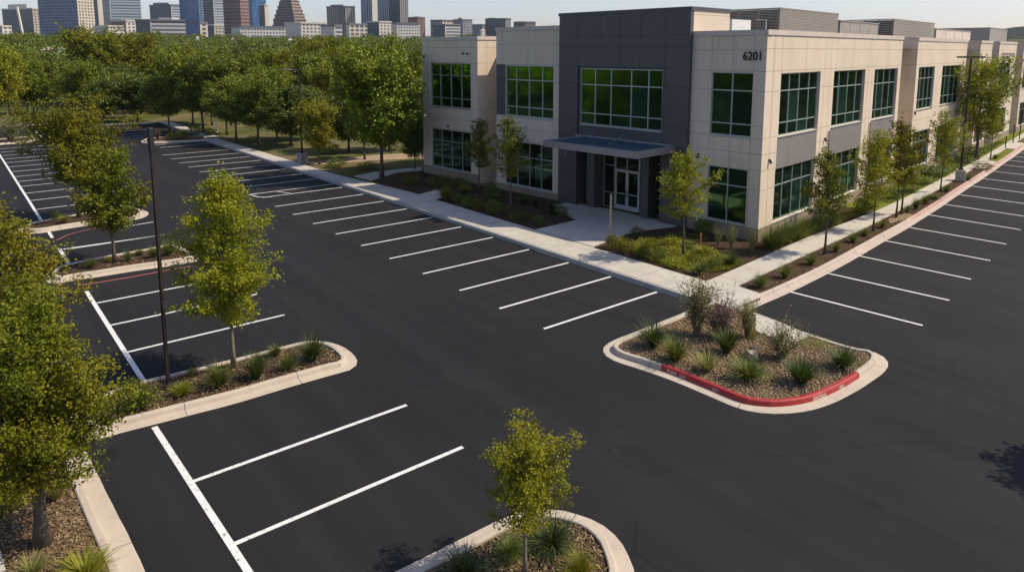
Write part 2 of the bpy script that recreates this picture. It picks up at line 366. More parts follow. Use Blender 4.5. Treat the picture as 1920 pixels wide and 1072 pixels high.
# ------------------------------------------------------------------ ground
def rise(r):
    t = max(0.0, r - 112.0)
    return .026 * t if t < 900 else .026 * 900 + (t - 900) * .008
def terr_z(x, y):
    r = math.hypot(x, y); und = .9 * math.sin(x * .021 + 1.3) * math.sin(y * .017) * min(1, max(0, (r - 130) / 150))
    return -.28 + rise(r) + und
def terrain():
    radii = [0, 40, 80, 100, 112, 125, 140, 160, 185, 215, 250, 290, 340, 400, 480, 580, 700, 850, 1050, 1300, 1700, 2300, 3200, 4600]
    na = 96; v = [(0, 0, terr_z(0, 0))]; f = []
    for r in radii[1:]:
        for k in range(na):
            a = 2 * math.pi * k / na; x, y = r * math.cos(a), r * math.sin(a); v.append((x, y, terr_z(x, y)))
    for k in range(na): f.append((0, 1 + k, 1 + (k + 1) % na))
    for i in range(len(radii) - 2):
        for k in range(na):
            a = 1 + i * na + k; b = 1 + i * na + (k + 1) % na; f.append((a, a + na, b + na, b))
    me = bpy.data.meshes.new('ground'); me.from_pydata(v, [], f); me.materials.append(M['terrain'])
    me.polygons.foreach_set('use_smooth', [True] * len(f)); me.update()
    tag(link('ground', me), kind='structure')
terrain()
# right kerb line: outer lip of the gutter, as v over u
KR_U = [2.36, 2.40, 2.712, 3.079, 3.469, 3.862, 4.269, 4.697, 5.107, 5.54, 5.97, 6.40, 6.91, 7.37, 8.04, 8.88, 10, 11.2]
KR_V = [1.476, 1.477, 1.488, 1.513, 1.554, 1.60, 1.646, 1.704, 1.761, 1.828, 1.89, 1.952, 2.028, 2.10, 2.20, 2.335, 2.51, 2.70]
def kv(u): return float(np.interp(u, KR_U, KR_V))
def wn(u): return float(np.interp(u, [2.4, 2.558, 3.358, 3.942, 4.456, 4.774, 5.5, 6.5, 7.5, 9.1, 10.5, 11.2], [1.62, 1.645, 1.715, 1.765, 1.82, 1.862, 1.955, 2.10, 2.25, 2.5, 2.71, 2.82]))
def wf(u): return float(np.interp(u, [2.4, 2.562, 3.529, 4.443, 4.937, 6.116, 6.70, 7.544, 9.114, 10.485, 11.2], [1.755, 1.765, 1.865, 1.92, 1.97, 2.125, 2.205, 2.325, 2.567, 2.775, 2.88]))
KA = 2.2855                                # kerb line along the building front
v_far = at(240, 234)[1] / S
far_l, far_r = at(-260, 239), at(298, 231)
mb = MB(); Z = 0.0
asph = [U(-9, -4), U(11.2, -4), U(11.2, 2.75), U(KA + .2, 2.75), U(KA + .2, 9.0), (far_r.x + 2, far_r.y, 0), (far_r.x, far_r.y + .5, 0), (far_l.x, far_l.y + .5, 0), U(-9, far_l.y / S)]
mb.add([Vector((p[0], p[1], 0)) for p in asph], [tuple(range(len(asph)))])
lot = mb.build('parking_lot', M['asphalt']); tag(lot, kind='structure')
def slab(name, poly, z0, z1, m, parent=None, **kw):
    b = MB(); b.prism([(p[0], p[1]) for p in poly], z0, z1); o = b.build(name, m, parent); tag(o, **kw); return o
# park lawn beyond the lot and around the offices (one sheet)
lawn_poly = [U(KA + .02, 1.60), U(3.0, 1.60), U(4.3, 1.74), U(6, 1.95), U(8, 2.26), U(11.2, 2.75), U(13.5, 2.75), U(13.5, 15.5), (far_r.x + 4, 142, 0), U(-11.5, 15.5), U(-11.5, far_l.y / S + .05),
             (far_l.x, far_l.y + .4, 0), (at(190, 235.5).x, at(190, 235.5).y + .4, 0), (at(298, 232).x, at(298, 232).y + .4, 0), at(346, 246), at(390, 261), U(KA + .02, 8.0)]
slab('lawn', lawn_poly, -.3, .13, M['lawn'], kind='structure')

def strip(mb, pts, width, z, mi=0):
    """flat painted band of given width along a polyline"""
    pts = [Vector((p[0], p[1], 0)) for p in pts]; Ls, Rs = [], []
    for i, p in enumerate(pts):
        t = (pts[min(i + 1, len(pts) - 1)] - pts[max(i - 1, 0)]).normalized(); n = Vector((-t.y, t.x, 0))
        Ls.append(p + n * width / 2 + Vector((0, 0, z))); Rs.append(p - n * width / 2 + Vector((0, 0, z)))
    for i in range(len(pts) - 1): mb.quad(Rs[i], Rs[i + 1], Ls[i + 1], Ls[i], mi)
LW = .115
def stall(a, b, name='stall_line', wd=LW, m='line'):
    mb = MB(); strip(mb, [a, b], wd, .005 if wd < .13 else .0075); return mb.build(name, M[m], lot)
for p in [(428.5, 280.8), (443, 287.7), (461.9, 294.4), (482.7, 301.2), (505.6, 309.6), (526.5, 317.9), (552.5, 327.7), (584.8, 336), (630.2, 344.6), (646.9, 350.6), (687.9, 363.5), (722.9, 376.7),
          (766.7, 391), (817.7, 406.5), (870.2, 424.4), (930.2, 443.8), (997.5, 466.5), (1071.5, 491), (1148.5, 517.7), (1235, 546.3)]:
    v = at(*p).y / S; u0 = 1.66 if v < 5 or v > 5.1 else 1.72
    if 4.75 < v < 4.9: u0 = 1.70
    stall(U(u0 - .02, v), U(KA - .012, v))
stall(at(383.75, 264.8), at(288, 272.5)); stall(at(395, 268.8), at(300, 277))
mb = MB(); strip(mb, [at(482.7, 363.8), at(474, 364.3), at(470.5, 365.4), at(475, 367.6), at(484, 369.4), at(495, 369.9), at(509, 369)], LW, .0055); mb.build('stall_line', M['line'], lot)
mb = MB(); strip(mb, [at(520, 359.5), at(545, 362.5)], LW * .8, .0052); mb.build('stall_line', M['line'], lot)
UB = .4105
def ub(v): return float(np.interp(v, [1.0, 1.39, 1.68, 2.0, 2.25, 2.6], [.391, .391, .3835, .372, .4105, .4105]))
for v in (1.389, 1.668): stall(U(ub(v) - .004, v), U(.962, v))
for v in (2.272, 2.572, 2.874, 3.172): stall(U(UB + .0, v), U(.957 if v > 2.3 else .5, v))
for y, x in [(468.5, 112), (441.5, 104)][:1]:
    stall(at(118, 467), at(309, 440))
stall(U(.43, 4.16), U(.90, 4.16))
for ly, ry in [(392.5, 377), (376.2, 362), (362.7, 349), (349.6, 342.5), (340.4, 334), (331.4, 325), (322.3, 315), (313.3, 308), (305.3, 301), (298.5, 293), (292, 287), (285.7, 280.5), (279.5, 275.5)]:
    v = at(60, ly - (60 - 69) * -.0 + 0).y / S
    p = at(np.interp(ly, [279, 285, 318, 340, 365, 393], [-3, 1, 18, 35, 48, 70]), ly); stall(p, U(.93, p.y / S + .01))
def backbone(v0, v1): stall(U(ub(v0), v0), U(ub(v1), v1), 'backbone_line', .14)
backbone(1.03, 1.992); backbone(2.30, 3.36); backbone(3.70, 4.20); backbone(4.47, 8.75)
for v in (3.42, 3.40)[:0]: pass
# right-hand row
RS = [((1483, 547.3), (1730, 610)), ((1553.7, 512.7), (1780, 563)), ((1612, 480), (1821, 523.5)), ((1661, 451.6), (1857, 488.6)), ((1704.8, 426.4), (1887, 457.7)), ((1741.7, 403), (1914, 430.8))]
for a, b in RS: stall(at(*a), at(*b))
for p in [(1772, 383.4), (1798, 365), (1822, 349), (1843, 335), (1863.5, 321.5), (1881, 309.5), (1893.5, 301), (1904.5, 293.7), (1914.5, 287), (1924, 281)]:
    a = at(*p); d = (at(1914, 430.8) - at(1741.7, 403)); stall(a, a + d * 1.02)
# far lot beyond the small far island
for x0, y0, x1, y1 in [(209, 241, 246, 239.6), (223, 247.3, 280, 243.2), (229, 252.3, 281, 248), (240, 256.2, 285, 252.3), (249, 259.5, 286, 256.5), (51, 232, 80, 259)]:
    stall(at(x0, y0), at(x1, y1))
# red painted fire-lane lines along two islands
mb = MB(); strip(mb, [at(151, 534.8), at(190.6, 528.6), at(240, 520.5), at(296, 510), at(325, 504.6), at(364, 498.4)], .17, .006); mb.build('red_line', M['red_line'], lot)
stall(at(232, 425.5), at(287, 416.2))
mb = MB(); strip(mb, [at(106, 450.5), at(130, 439.2), at(167, 429.8), at(205, 425)], .15, .006); mb.build('red_line', M['red_line'], lot)

# ------------------------------------------------------------------ kerbs and islands
def smooth_poly(pts, n=6, closed=True):
    out = []; m = len(pts); pts = [Vector((p[0], p[1], 0)) for p in pts]
    rngi = range(m) if closed else range(m - 1)
    for i in rngi:
        g = lambda k: pts[k % m] if closed else pts[min(max(k, 0), m - 1)]
        p0, p1, p2, p3 = g(i - 1), g(i), g(i + 1), g(i + 2)
        for k in range(n):
            t = k / n; t2, t3 = t * t, t * t * t
            out.append(.5 * ((2 * p1) + (p2 - p0) * t + (2 * p0 - 5 * p1 + 4 * p2 - p3) * t2 + (3 * p1 - p0 - 3 * p2 + p3) * t3))
    if not closed: out.append(pts[-1])
    return out
def resample(pts, step, closed):
    P = pts + ([pts[0]] if closed else []); d = [0]
    for i in range(1, len(P)): d.append(d[-1] + (P[i] - P[i - 1]).length)
    n = max(3, int(d[-1] / step)); out = []
    xs = [p.x for p in P]; ys = [p.y for p in P]
    for k in range(n if closed else n + 1):
        t = d[-1] * k / n; out.append(Vector((float(np.interp(t, d, xs)), float(np.interp(t, d, ys)), 0)))
    return out
def offsets(pts, closed, sign):
    nn = []
    m = len(pts)
    for i in range(m):
        a = pts[(i - 1) % m] if closed else pts[max(i - 1, 0)]; b = pts[(i + 1) % m] if closed else pts[min(i + 1, m - 1)]
        t = (b - a).normalized(); nn.append(Vector((-t.y, t.x, 0)) * sign)
    for _ in range(3):
        q = []
        for i in range(m):
            a = nn[(i - 1) % m] if closed else nn[max(i - 1, 0)]; b = nn[(i + 1) % m] if closed else nn[min(i + 1, m - 1)]
            q.append((a + nn[i] * 2 + b).normalized())
        nn = q
    return nn
KH = .18
def profile(gw, kw):
    """gutter pan, battered rounded face, top and inner edge: (inset, height)"""
    p = [(0, .004), (.012, .016), (gw, .030)] if gw > .02 else [(0, .0)]
    return p + [(gw + .02, KH - .035), (gw + .035, KH - .012), (gw + .06, KH), (gw + kw - .02, KH), (gw + kw, KH - .015), (gw + kw + .01, KH - .14)]
def kerb_sweep(name, outer, closed, gw, kw, m, parent, sign=None, sub=None, widths=None):
    """sweeps the profile along the outer lip; sub = (name, material, i0, i1): a differently finished stretch of face and top"""
    if sign is None:
        n = len(outer); A = sum(outer[i].x * outer[(i + 1) % n].y - outer[(i + 1) % n].x * outer[i].y for i in range(n)); sign = 1 if A > 0 else -1
    nn = offsets(outer, closed, sign); prof = profile(gw, kw); mb = MB(); mb2 = MB(); s = 0
    m_ = len(outer); wob = [.004 * math.sin(i * 1.7) + .007 * math.sin(i * .41 + 2) for i in range(m_)]
    for i in range(m_ if closed else m_ - 1):
        j = (i + 1) % m_; ds = (outer[j] - outer[i]).length
        def P(q, k):
            o, h = prof[k]; o += wob[q] if k < 2 and gw > .02 else 0
            if widths is not None and k > 0: o += (widths[q] if k >= (2 if gw > .02 else 1) else 0)
            return outer[q] + nn[q] * o + Vector((0, 0, h))
        for k in range(len(prof) - 1):
            face = k >= (2 if gw > .02 else 0)
            tgt = mb2 if sub and face and (sub[2] <= i < sub[3]) and k < len(prof) - 3 else mb
            q = (P(i, k), P(j, k), P(j, k + 1), P(i, k + 1)); uv = ((s, k * .1), (s + ds, k * .1), (s + ds, k * .1 + .1), (s, k * .1 + .1))
            if sign < 0: q = q[::-1]; uv = uv[::-1]
            tgt.quad(*q, 0, uv)
        s += ds
    o = mb.build(name, m, parent)
    if sub and sub[0]: mb2.build(sub[0], sub[1], parent)
    ins = gw + kw
    return o, [outer[i] + nn[i] * (ins + (widths[i] if widths is not None else 0)) for i in range(m_)], nn
def bed(name, poly, z, m, parent=None, bumpy=.0, **kw):
    """planting surface with a gentle crown: triangulated fan-free grid of the outline"""
    bm = bmesh.new(); vs = [bm.verts.new((p[0], p[1], z)) for p in poly]; f = bm.faces.new(vs)
    if f.normal.z < 0: f.normal_flip()
    bm.normal_update()
    if f.normal.z < 0: f.normal_flip()
    bmesh.ops.triangulate(bm, faces=bm.faces[:])
    me = bpy.data.meshes.new(name); bm.to_mesh(me); bm.free(); me.materials.append(m)
    o = link(name, me, parent); return tag(o, **kw)
def in_poly(x, y, poly):
    c = False; n = len(poly)
    for i in range(n):
        a, b = poly[i], poly[(i + 1) % n]
        if (a[1] > y) != (b[1] > y) and x < (b[0] - a[0]) * (y - a[1]) / (b[1] - a[1]) + a[0]: c = not c
    return c
def scatter(poly, n, rg):
    xs = [p[0] for p in poly]; ys = [p[1] for p in poly]; out = []
    while len(out) < n:
        x, y = rg.uniform(min(xs), max(xs)), rg.uniform(min(ys), max(ys))
        if in_poly(x, y, poly): out.append((x, y))
    return np.array(out)
def stones(name, pts, z, smin, smax, m, flat=.7, kind='stuff'):
    """loose stones: jittered octahedra"""
    n = len(pts); sz = rng.uniform(smin, smax, n)
    base = np.array([[1, 0, 0], [0, 1, 0], [-1, 0, 0], [0, -1, 0], [0, 0, 1], [0, 0, -1.]])
    V = base[None] * sz[:, None, None] * rng.uniform(.6, 1.25, (n, 6, 1)); V[:, :, 2] *= flat
    a = rng.uniform(0, 6.28, n); c, s = np.cos(a), np.sin(a); x = V[:, :, 0] * c[:, None] - V[:, :, 1] * s[:, None]; y = V[:, :, 0] * s[:, None] + V[:, :, 1] * c[:, None]
    V = np.stack([x + pts[:, None, 0], y + pts[:, None, 1], V[:, :, 2] + z + (sz * .25)[:, None]], -1)
    F = np.array([[0, 1, 4], [1, 2, 4], [2, 3, 4], [3, 0, 4], [1, 0, 5], [2, 1, 5], [3, 2, 5], [0, 3, 5]])
    me = bpy.data.meshes.new(name); vv = V.reshape(-1, 3).astype(np.float32); ff = (F[None] + (np.arange(n) * 6)[:, None, None]).reshape(-1).astype(np.int32)
    me.vertices.add(len(vv)); me.vertices.foreach_set('co', vv.ravel()); me.loops.add(len(ff)); me.loops.foreach_set('vertex_index', ff)
    me.polygons.add(len(ff) // 3); me.polygons.foreach_set('loop_start', np.arange(0, len(ff), 3, dtype=np.int32)); me.materials.append(m); me.update(calc_edges=True)
    o = link(name, me); o['kind'] = kind; return o
def chips(name, polys, n, z, m=None):
    """bark chips: thin tilted slivers lying on the beds"""
    pts = np.concatenate([scatter(p, k, rng) for p, k in zip(polys, n)]); k = len(pts)
    ln = rng.uniform(.02, .06, k); wd = rng.uniform(.006, .016, k); a = rng.uniform(0, 6.28, k); t = rng.normal(0, .25, k)
    d = np.stack([np.cos(a) * np.cos(t), np.sin(a) * np.cos(t), np.sin(t)], -1); q = np.stack([-np.sin(a), np.cos(a), rng.normal(0, .3, k)], -1)
    c = np.stack([pts[:, 0], pts[:, 1], np.full(k, z) + rng.uniform(.008, .03, k)], -1)
    A = d * ln[:, None]; B = q * wd[:, None]
    V = np.stack([c - A - B, c + A - B * .6, c + A * .9 + B, c - A * .8 + B], 1)
    o = link(name, np_mesh(name, V, 4, m or M['chip'])); o['kind'] = 'stuff'; return o
ISL = {}
def island(key, px, label, m='kerb', bedm='mulch', gw=.30, kw=.17, step=.35, sub=None, word='tree island', nsm=6):
    root = empty('planting_island', label=label, cat=word)
    out = resample(smooth_poly([at(*p) for p in px], nsm), step, True)
    sb = None
    if sub:
        def near(p):
            q = at(*p); return min(range(len(out)), key=lambda i: (out[i] - q).length)
        i0, i1 = near(sub[0]), near(sub[1])
        if i0 > i1: i0, i1 = i1, i0
        sb = ('painted_kerb', M['red'], i0, i1)
    o, inner, nn = kerb_sweep('kerb', out, True, gw, kw, M[m], root, None, sb)
    bed('soil_bed', inner, KH - .06, M[bedm], root); ISL[key] = (root, out, inner, nn); return root
island('red', [(1130, 659.5), (1134, 648), (1160, 634), (1198, 620), (1240, 603), (1284, 585), (1312, 572), (1345, 569), (1385, 579), (1420, 589), (1464.7, 605), (1500, 620), (1544, 636), (1607.4, 655), (1645.5, 662.7), (1664.5, 678.6), (1661, 693),
               (1639, 712), (1594.7, 740), (1544, 762.6), (1496, 773), (1442.5, 775.3), (1385, 766), (1322, 740), (1252, 711), (1195, 691), (1147.6, 675)],
       'gravel planting island with a red painted kerb in front of the corner walk', bedm='gravel_bed', sub=((1228, 701), (1631, 715)), word='planting island')
island('pole', [(186, 741), (230, 726), (270.4, 713.5), (319, 702.5), (438, 674), (500, 658), (557.5, 644), (585, 640), (616, 641.5), (644, 651), (664.5, 667), (669.5, 681), (655, 694), (617, 704.5), (522, 732), (449, 754), (330, 785), (284, 797), (225, 812), (165, 826), (130, 800), (140, 765)],
       'long mulched tree island holding the tall brown light pole')
island('tree', [(95, 507), (133, 496), (183, 486), (230, 477.5), (277, 469), (306, 463), (331, 460.5), (362, 473), (375.5, 482), (370, 489), (358, 492), (333, 496.5), (304, 501), (245, 509.5), (187.5, 519), (133, 527), (104, 532), (80, 525)],
       'middle mulched tree island beside the red painted line', step=.4)
island('shade', [(45, 424), (90, 414.5), (144, 404.5), (200, 394), (232, 388.5), (252, 390.5), (271, 395), (278.5, 400), (270, 408), (240, 414.5), (205, 418), (162.5, 423.5), (120, 430), (73, 437.5), (35, 437)],
       'mulched tree island half hidden under the dark leaning trees', step=.4)
island('front', [(690, 1100), (740, 1072), (785, 1050), (833, 1026), (880, 1003), (923, 981), (975, 961), (1020, 954.5), (1050, 956), (1076, 962), (1105, 971), (1130, 984), (1152, 1002), (1170, 1025), (1187.5, 1068), (1190, 1110), (1150, 1180), (1000, 1230), (820, 1230), (680, 1160)],
       'nearest rounded tree island cut off by the bottom edge', step=.3)
island('far', [(264.5, 266.5), (272, 262), (300, 259.5), (345, 257.5), (384, 257.5), (392, 262), (383, 264.6), (345, 267), (305, 268.6), (275, 269)],
       'small far island with dark shrubs at the end of the stall row', step=.6, gw=.25)
island('left', [(-80, 271), (0, 263), (30, 260), (62, 258.5), (72, 262), (60, 266.5), (25, 270), (0, 272), (-80, 280)],
       'far island by the left edge holding a thin grey bush', step=.6, gw=.25)
# raised bed at the lower left: kerb runs along its long side
root = empty('planting_bed', label='big mulched bed with kerb under the largest tree', cat='planting bed')
edge = resample(smooth_poly([at(*p) for p in [(287, 1102), (273, 1072), (246.7, 1017), (225, 974), (208, 940), (190, 902), (172, 866), (152, 836), (122, 812), (80, 806)]], 6, False), .3, False)
_, inn, _ = kerb_sweep('kerb', edge, False, .34, .19, M['kerb'], root, sign=1)
if sum((inn[k] - Vector((at(20, 960).x, at(20, 960).y, 0))).length for k in range(3)) > sum((edge[k] - Vector((at(20, 960).x, at(20, 960).y, 0))).length for k in range(3)):
    raise RuntimeError('bed kerb faces the wrong way')
lb_poly = inn + [at(-200, 800), at(-420, 900), at(-500, 1300), at(200, 1300), at(235, 1150)]
bed('soil_bed', lb_poly, KH - .05, M['mulch_dry'], root)
slab('path', [at(-10, 1020, .1), at(0, 1032, .1), at(14, 1082, .1), at(-40, 1110, .1), at(-90, 1040, .1)], .05, .16, M['walk'], kind='structure')

# ------------------------------------------------------------------ pavements along the offices
def uvquadstrip(mb, A, B, z, mi=0):
    s = 0
    for i in range(len(A) - 1):
        ds = (Vector(A[i + 1][:2]) - Vector(A[i][:2])).length; wd = (Vector(A[i][:2]) - Vector(B[i][:2])).length
        a, b, c, d = [Vector((p[0], p[1], z)) for p in (A[i], A[i + 1], B[i + 1], B[i])]
        q = (a, b, c, d); uv = ((s, 0), (s + ds, 0), (s + ds, wd), (s, wd))
        if (b - a).cross(d - a).z < 0: q = q[::-1]; uv = uv[::-1]
        mb.quad(*q, mi, uv); s += ds
# kerb along the front
root = empty('kerb', kind='structure')
ka = [U(KA, 8.36), U(KA, 1.73), U(KA + .003, 1.60)]
kerb_sweep('kerb_stone', resample([Vector(p) for p in ka], .5, False), False, .0, .18, M['kerb_grey'], root, sign=1)
mb = MB(); strip(mb, [U(KA - .004, 2.62), U(KA - .004, 1.66)], .05, .012); mb.build('gutter_lip', M['kerb'], root)
# front pavement
WZ = KH + .004
vs_ = list(np.arange(1.50, 8.37, .18)) + [8.37]
back = lambda v: float(np.interp(v, [1.4, 1.795, 2.6, 2.972, 4.235, 5.3, 6.6, 8.37], [2.50, 2.503, 2.508, 2.512, 2.527, 2.43, 2.435, 2.425]))
A = [U(KA + .019, v) for v in vs_]; B = [U(back(v), v) for v in vs_]
mb = MB(); uvquadstrip(mb, A, B, WZ)
for (P_, s_) in ((B, 1),):
    for i in range(len(P_) - 1): mb.quad(Vector((P_[i].x, P_[i].y, .05)), Vector((P_[i + 1].x, P_[i + 1].y, .05)), Vector((P_[i + 1].x, P_[i + 1].y, WZ)), Vector((P_[i].x, P_[i].y, WZ)), 0, ((.3, 0),) * 4)
mb.build('front_pavement', M['walk'])['kind'] = 'structure'
# right pavement and its kerb
us = list(np.arange(2.515, 11.2, .2)) + [11.2]
mb = MB(); uvquadstrip(mb, [U(u, wn(u)) for u in us], [U(u, wf(u)) for u in us], WZ + .003)
for fn in (wn, wf):
    for a, b in zip(us[:-1], us[1:]): mb.quad(U(a, fn(a), .05), U(b, fn(b), .05), U(b, fn(b), WZ + .003), U(a, fn(a), WZ + .003), 0, ((.3, 0),) * 4)
mb.build('side_pavement', M['walk'])['kind'] = 'structure'
root = empty('kerb', kind='structure')
kr = resample(smooth_poly([U(KA + .02, 1.462), U(2.335, 1.467)] + [U(u, v) for u, v in zip(KR_U[1:], KR_V[1:])], 5, False), .45, False)
KRED = [i for i, p in enumerate(kr) if 4.45 < p.x / S < 8.9]
kerb_sweep('kerb_stone', kr, False, .30, .17, M['kerb_pink'], root, sign=1, sub=('worn_red_kerb', M['redworn'], KRED[0], KRED[-1]))
# corner slab where both pavements meet
slab('corner_pavement', [U(KA + .019, 1.512), U(2.4, 1.527), U(2.545, 1.532), U(2.552, 1.62), U(2.56, 1.645), U(2.53, 1.66), U(2.53, 1.764), U(2.49, 1.764), U(KA + .03, 1.764)], .05, WZ + .006, M['walk'], kind='structure')
# pads from pavement to kerb
for (u0, u1) in ((6.75, 7.35), (8.45, 9.1)):
    slab('crossing_pad', [U(u0, kv(u0) + .055), U(u1, kv(u1) + .055), U(u1, wn(u1) + .01), U(u0, wn(u0) + .01)], .05, WZ + .006, M['walk'], kind='structure')
# entrance plaza and side paths
pl = [at(1004.8, 430.2, .18), at(1082, 412, .18), U(2.98, 3.32), U(3.19, 3.30), U(3.25, 2.45), at(1215, 430, .18), at(1178, 437, .18), at(1111, 462, .18)]
slab('plaza', pl, .05, WZ + .002, M['walk'], kind='structure')
slab('path', [at(784, 365, .18), at(818, 356, .18), at(840, 364, .18), at(816, 375.5, .18)], .05, WZ + .002, M['walk'], kind='structure')
slab('path', [at(664, 330, .18), at(700, 323, .18), at(742, 318, .18), at(790, 314, .18), at(790, 319, .18), at(745, 323, .18), at(697, 338, .18), at(675, 333, .18)], .05, WZ + .002, M['walk'], kind='structure')
slab('path', [at(560, 303, .15), at(600, 302.5, .15), at(700, 291, .15), at(790, 286, .15), at(790, 297, .15), at(700, 301, .15), at(600, 309, .15), at(570, 308, .15)], .05, .165, rough_mat('tan_path', (.3, .21, .14), (.4, .29, .2), 1, .9), kind='structure')
# far pavement along the far edge of the lot
fp = [at(298, 232), at(346, 247), at(384, 258)]
def band(name, pts, wd, z, m):
    mb = MB(); L_, R_ = [], []
    for i, p in enumerate(pts):
        t = (pts[min(i + 1, len(pts) - 1)] - pts[max(i - 1, 0)]).normalized(); n = Vector((-t.y, t.x, 0)); L_.append(p + n * wd); R_.append(p)
    uvquadstrip(mb, R_, L_, z)
    for i in range(len(pts) - 1):
        mb.quad(R_[i], R_[i + 1], Vector((R_[i + 1].x, R_[i + 1].y, z)), Vector((R_[i].x, R_[i].y, z)), 0, ((.3, 0),) * 4)
    o = mb.build(name, m); o['kind'] = 'structure'
band('far_pavement', [at(266, 233.2), at(298, 231.2), at(346, 247.5), at(390, 261)][::-1], -1.2, .17, M['walk'])
band('far_kerb', [at(-260, 240), at(0, 237.4), at(190, 235.2), at(266, 233.2)], .8, .17, M['kerb'])
# planting beds (mulch) around the offices
BZ = .145
BED = {}
def pbed(key, poly, m='mulch', z=BZ): BED[key] = [(p[0], p[1]) for p in poly]; return slab('planting_bed', poly, .0, z, M[m], kind='structure')
us2 = [u for u in us if 2.54 <= u <= 6.74]
pbed('strip', [U(2.552, kv(2.552) + .055)] + [U(u, kv(u) + .053) for u in us2[1:]] + [U(6.76, kv(6.76) + .053), U(6.76, wn(6.76) - .002)] + [U(u, wn(u) - .002) for u in reversed(us2[1:])] + [U(2.552, wn(2.552) - .002)])
pbed('strip2', [U(7.36, kv(7.36) + .053), U(8.44, kv(8.44) + .053), U(8.44, wn(8.44) - .002), U(7.36, wn(7.36) - .002)], 'lawn_green')
pbed('front', [U(2.512, 1.768), U(2.57, 1.77), U(3.0, 1.815), U(3.53, 1.868), U(4.2, 1.9), U(4.2, 2.10), U(3.27, 2.0), U(3.23, 2.42), U(3.19, 2.46), at(1215, 431, .16), at(1180, 438, .16), at(1113, 462.5, .16)])
pbed('frontleft', [at(1003, 429, .16), at(1080, 412, .16), U(2.98, 3.33), U(3.15, 3.34), U(3.06, 4.3), U(3.03, 5.0), U(2.85, 5.2), at(795, 322, .16), at(748, 325, .16), at(700, 340, .16), at(786, 363.5, .16), at(820, 354.5, .16), at(843, 364.5, .16), at(820, 375.3, .16)])
pbed('side', [U(4.205, 1.903), U(4.45, 1.92), U(4.45, 2.13), U(4.205, 2.10)])
slab('side_lawn', [U(4.455, 1.924), U(4.76, 1.955), U(6.1, 2.128), U(7.5, 2.325), U(9.1, 2.57), U(11, 2.86), U(11, 2.93), U(9.1, 2.68), U(4.455, 2.128)], .05, .15, M['lawn_green'], kind='structure')

# ------------------------------------------------------------------ office building
class Pl:
    """a wall plane: s along it (survey units), z up (survey units of camera height), d outward in metres"""
    def __init__(s, u0, v0, du, dv, nx, ny):
        s.o = Vector((u0 * S, v0 * S, 0)); s.d = Vector((du * S, dv * S, 0)); s.n = Vector((nx, ny, 0)).normalized()
    def p(s, a, z, d=0.0): return s.o + s.d * a + Vector((0, 0, z * S)) + s.n * d
    def hit(s, x, y, d=0.0):
        r = ray(x, y); o = s.o + s.n * d
        a = np.array([[r[0], -s.d.x], [r[1], -s.d.y]]); t, k = np.linalg.solve(a, [o.x, o.y]); return k, (S + t * r[2]) / S
    def shift(s, d):
        q = Pl(0, 0, 1, 0, 1, 0); q.o = s.o + s.n * d; q.d = s.d.copy(); q.n = s.n.copy(); return q
FR = Pl(3.257, 1.987, -.07, 1.0, -1, -.07)
RT = Pl(3.257, 1.987, 1.0, .12, .12, -1)
OFF = empty('office_building', U(3.257, 1.987, 0), label='two storey beige office building with charcoal entrance block and green windows', cat='building')
def adopt(o):
    o.parent = OFF; o.matrix_parent_inverse = Matrix.Translation(-OFF.location); return o
def wall(name, pl, s0, s1, z0, z1, opens, m, reveal=.16, jm='joint', hj=(), vj=(), flip=False, d=0.0):
    """wall panel with real openings and reveals; hj, vj: panel joints as 18 mm sealant strips"""
    mb = MB(); ss = sorted({s0, s1} | {o[0] for o in opens} | {o[1] for o in opens}); zs = sorted({z0, z1} | {o[2] for o in opens} | {o[3] for o in opens})
    ins = lambda s, z: any(o[0] < s < o[1] and o[2] < z < o[3] for o in opens)
    def q(a, b, c, e, mi=0):
        P = [pl.p(*k) for k in (a, b, c, e)]
        n = (P[1] - P[0]).cross(P[3] - P[0]); mb.quad(*P, mi)
    for i in range(len(ss) - 1):
        for k in range(len(zs) - 1):
            a, b, c, e = ss[i], ss[i + 1], zs[k], zs[k + 1]
            if not ins((a + b) / 2, (c + e) / 2): q((a, c, d), (b, c, d), (b, e, d), (a, e, d))
    for a, b, c, e in opens:
        r = d - reveal
        q((a, c, d), (a, e, d), (a, e, r), (a, c, r)); q((b, c, d), (b, c, r), (b, e, r), (b, e, d))
        q((a, e, d), (b, e, d), (b, e, r), (a, e, r)); q((a, c, d), (a, c, r), (b, c, r), (b, c, d))
    t = .009 / S; e_ = d + .003
    def seg_clear(lo, hi, cut):
        """pieces of [lo,hi] outside the cut intervals"""
        out = [(lo, hi)]
        for c0, c1 in cut:
            nx = []
            for a, b in out:
                if c1 <= a or c0 >= b: nx.append((a, b))
                else:
                    if a < c0: nx.append((a, c0))
                    if c1 < b: nx.append((c1, b))
            out = nx
        return out
    for z in hj:
        for a, b in seg_clear(s0, s1, [(o[0], o[1]) for o in opens if o[2] < z + .003 and o[3] > z - .003]): q((a, z - t, e_), (b, z - t, e_), (b, z + t, e_), (a, z + t, e_), 1)
    for s in vj:
        for a, b in seg_clear(z0, z1, [(o[2], o[3]) for o in opens if o[0] < s + .003 and o[1] > s - .003]): q((s - t, a, e_ + .001), (s + t, a, e_ + .001), (s + t, b, e_ + .001), (s - t, b, e_ + .001), 1)
    return adopt(mb.build(name, [M[m], M[jm]]))
def bar(mb, pl, s0, s1, z0, z1, d0, d1, mi=0):
    P = [pl.p(s0, z0, d0), pl.p(s1, z0, d0), pl.p(s1, z1, d0), pl.p(s0, z1, d0), pl.p(s0, z0, d1), pl.p(s1, z0, d1), pl.p(s1, z1, d1), pl.p(s0, z1, d1)]
    mb.add(P, [(0, 3, 2, 1), (4, 5, 6, 7), (0, 1, 5, 4), (1, 2, 6, 5), (2, 3, 7, 6), (3, 0, 4, 7)], mi)
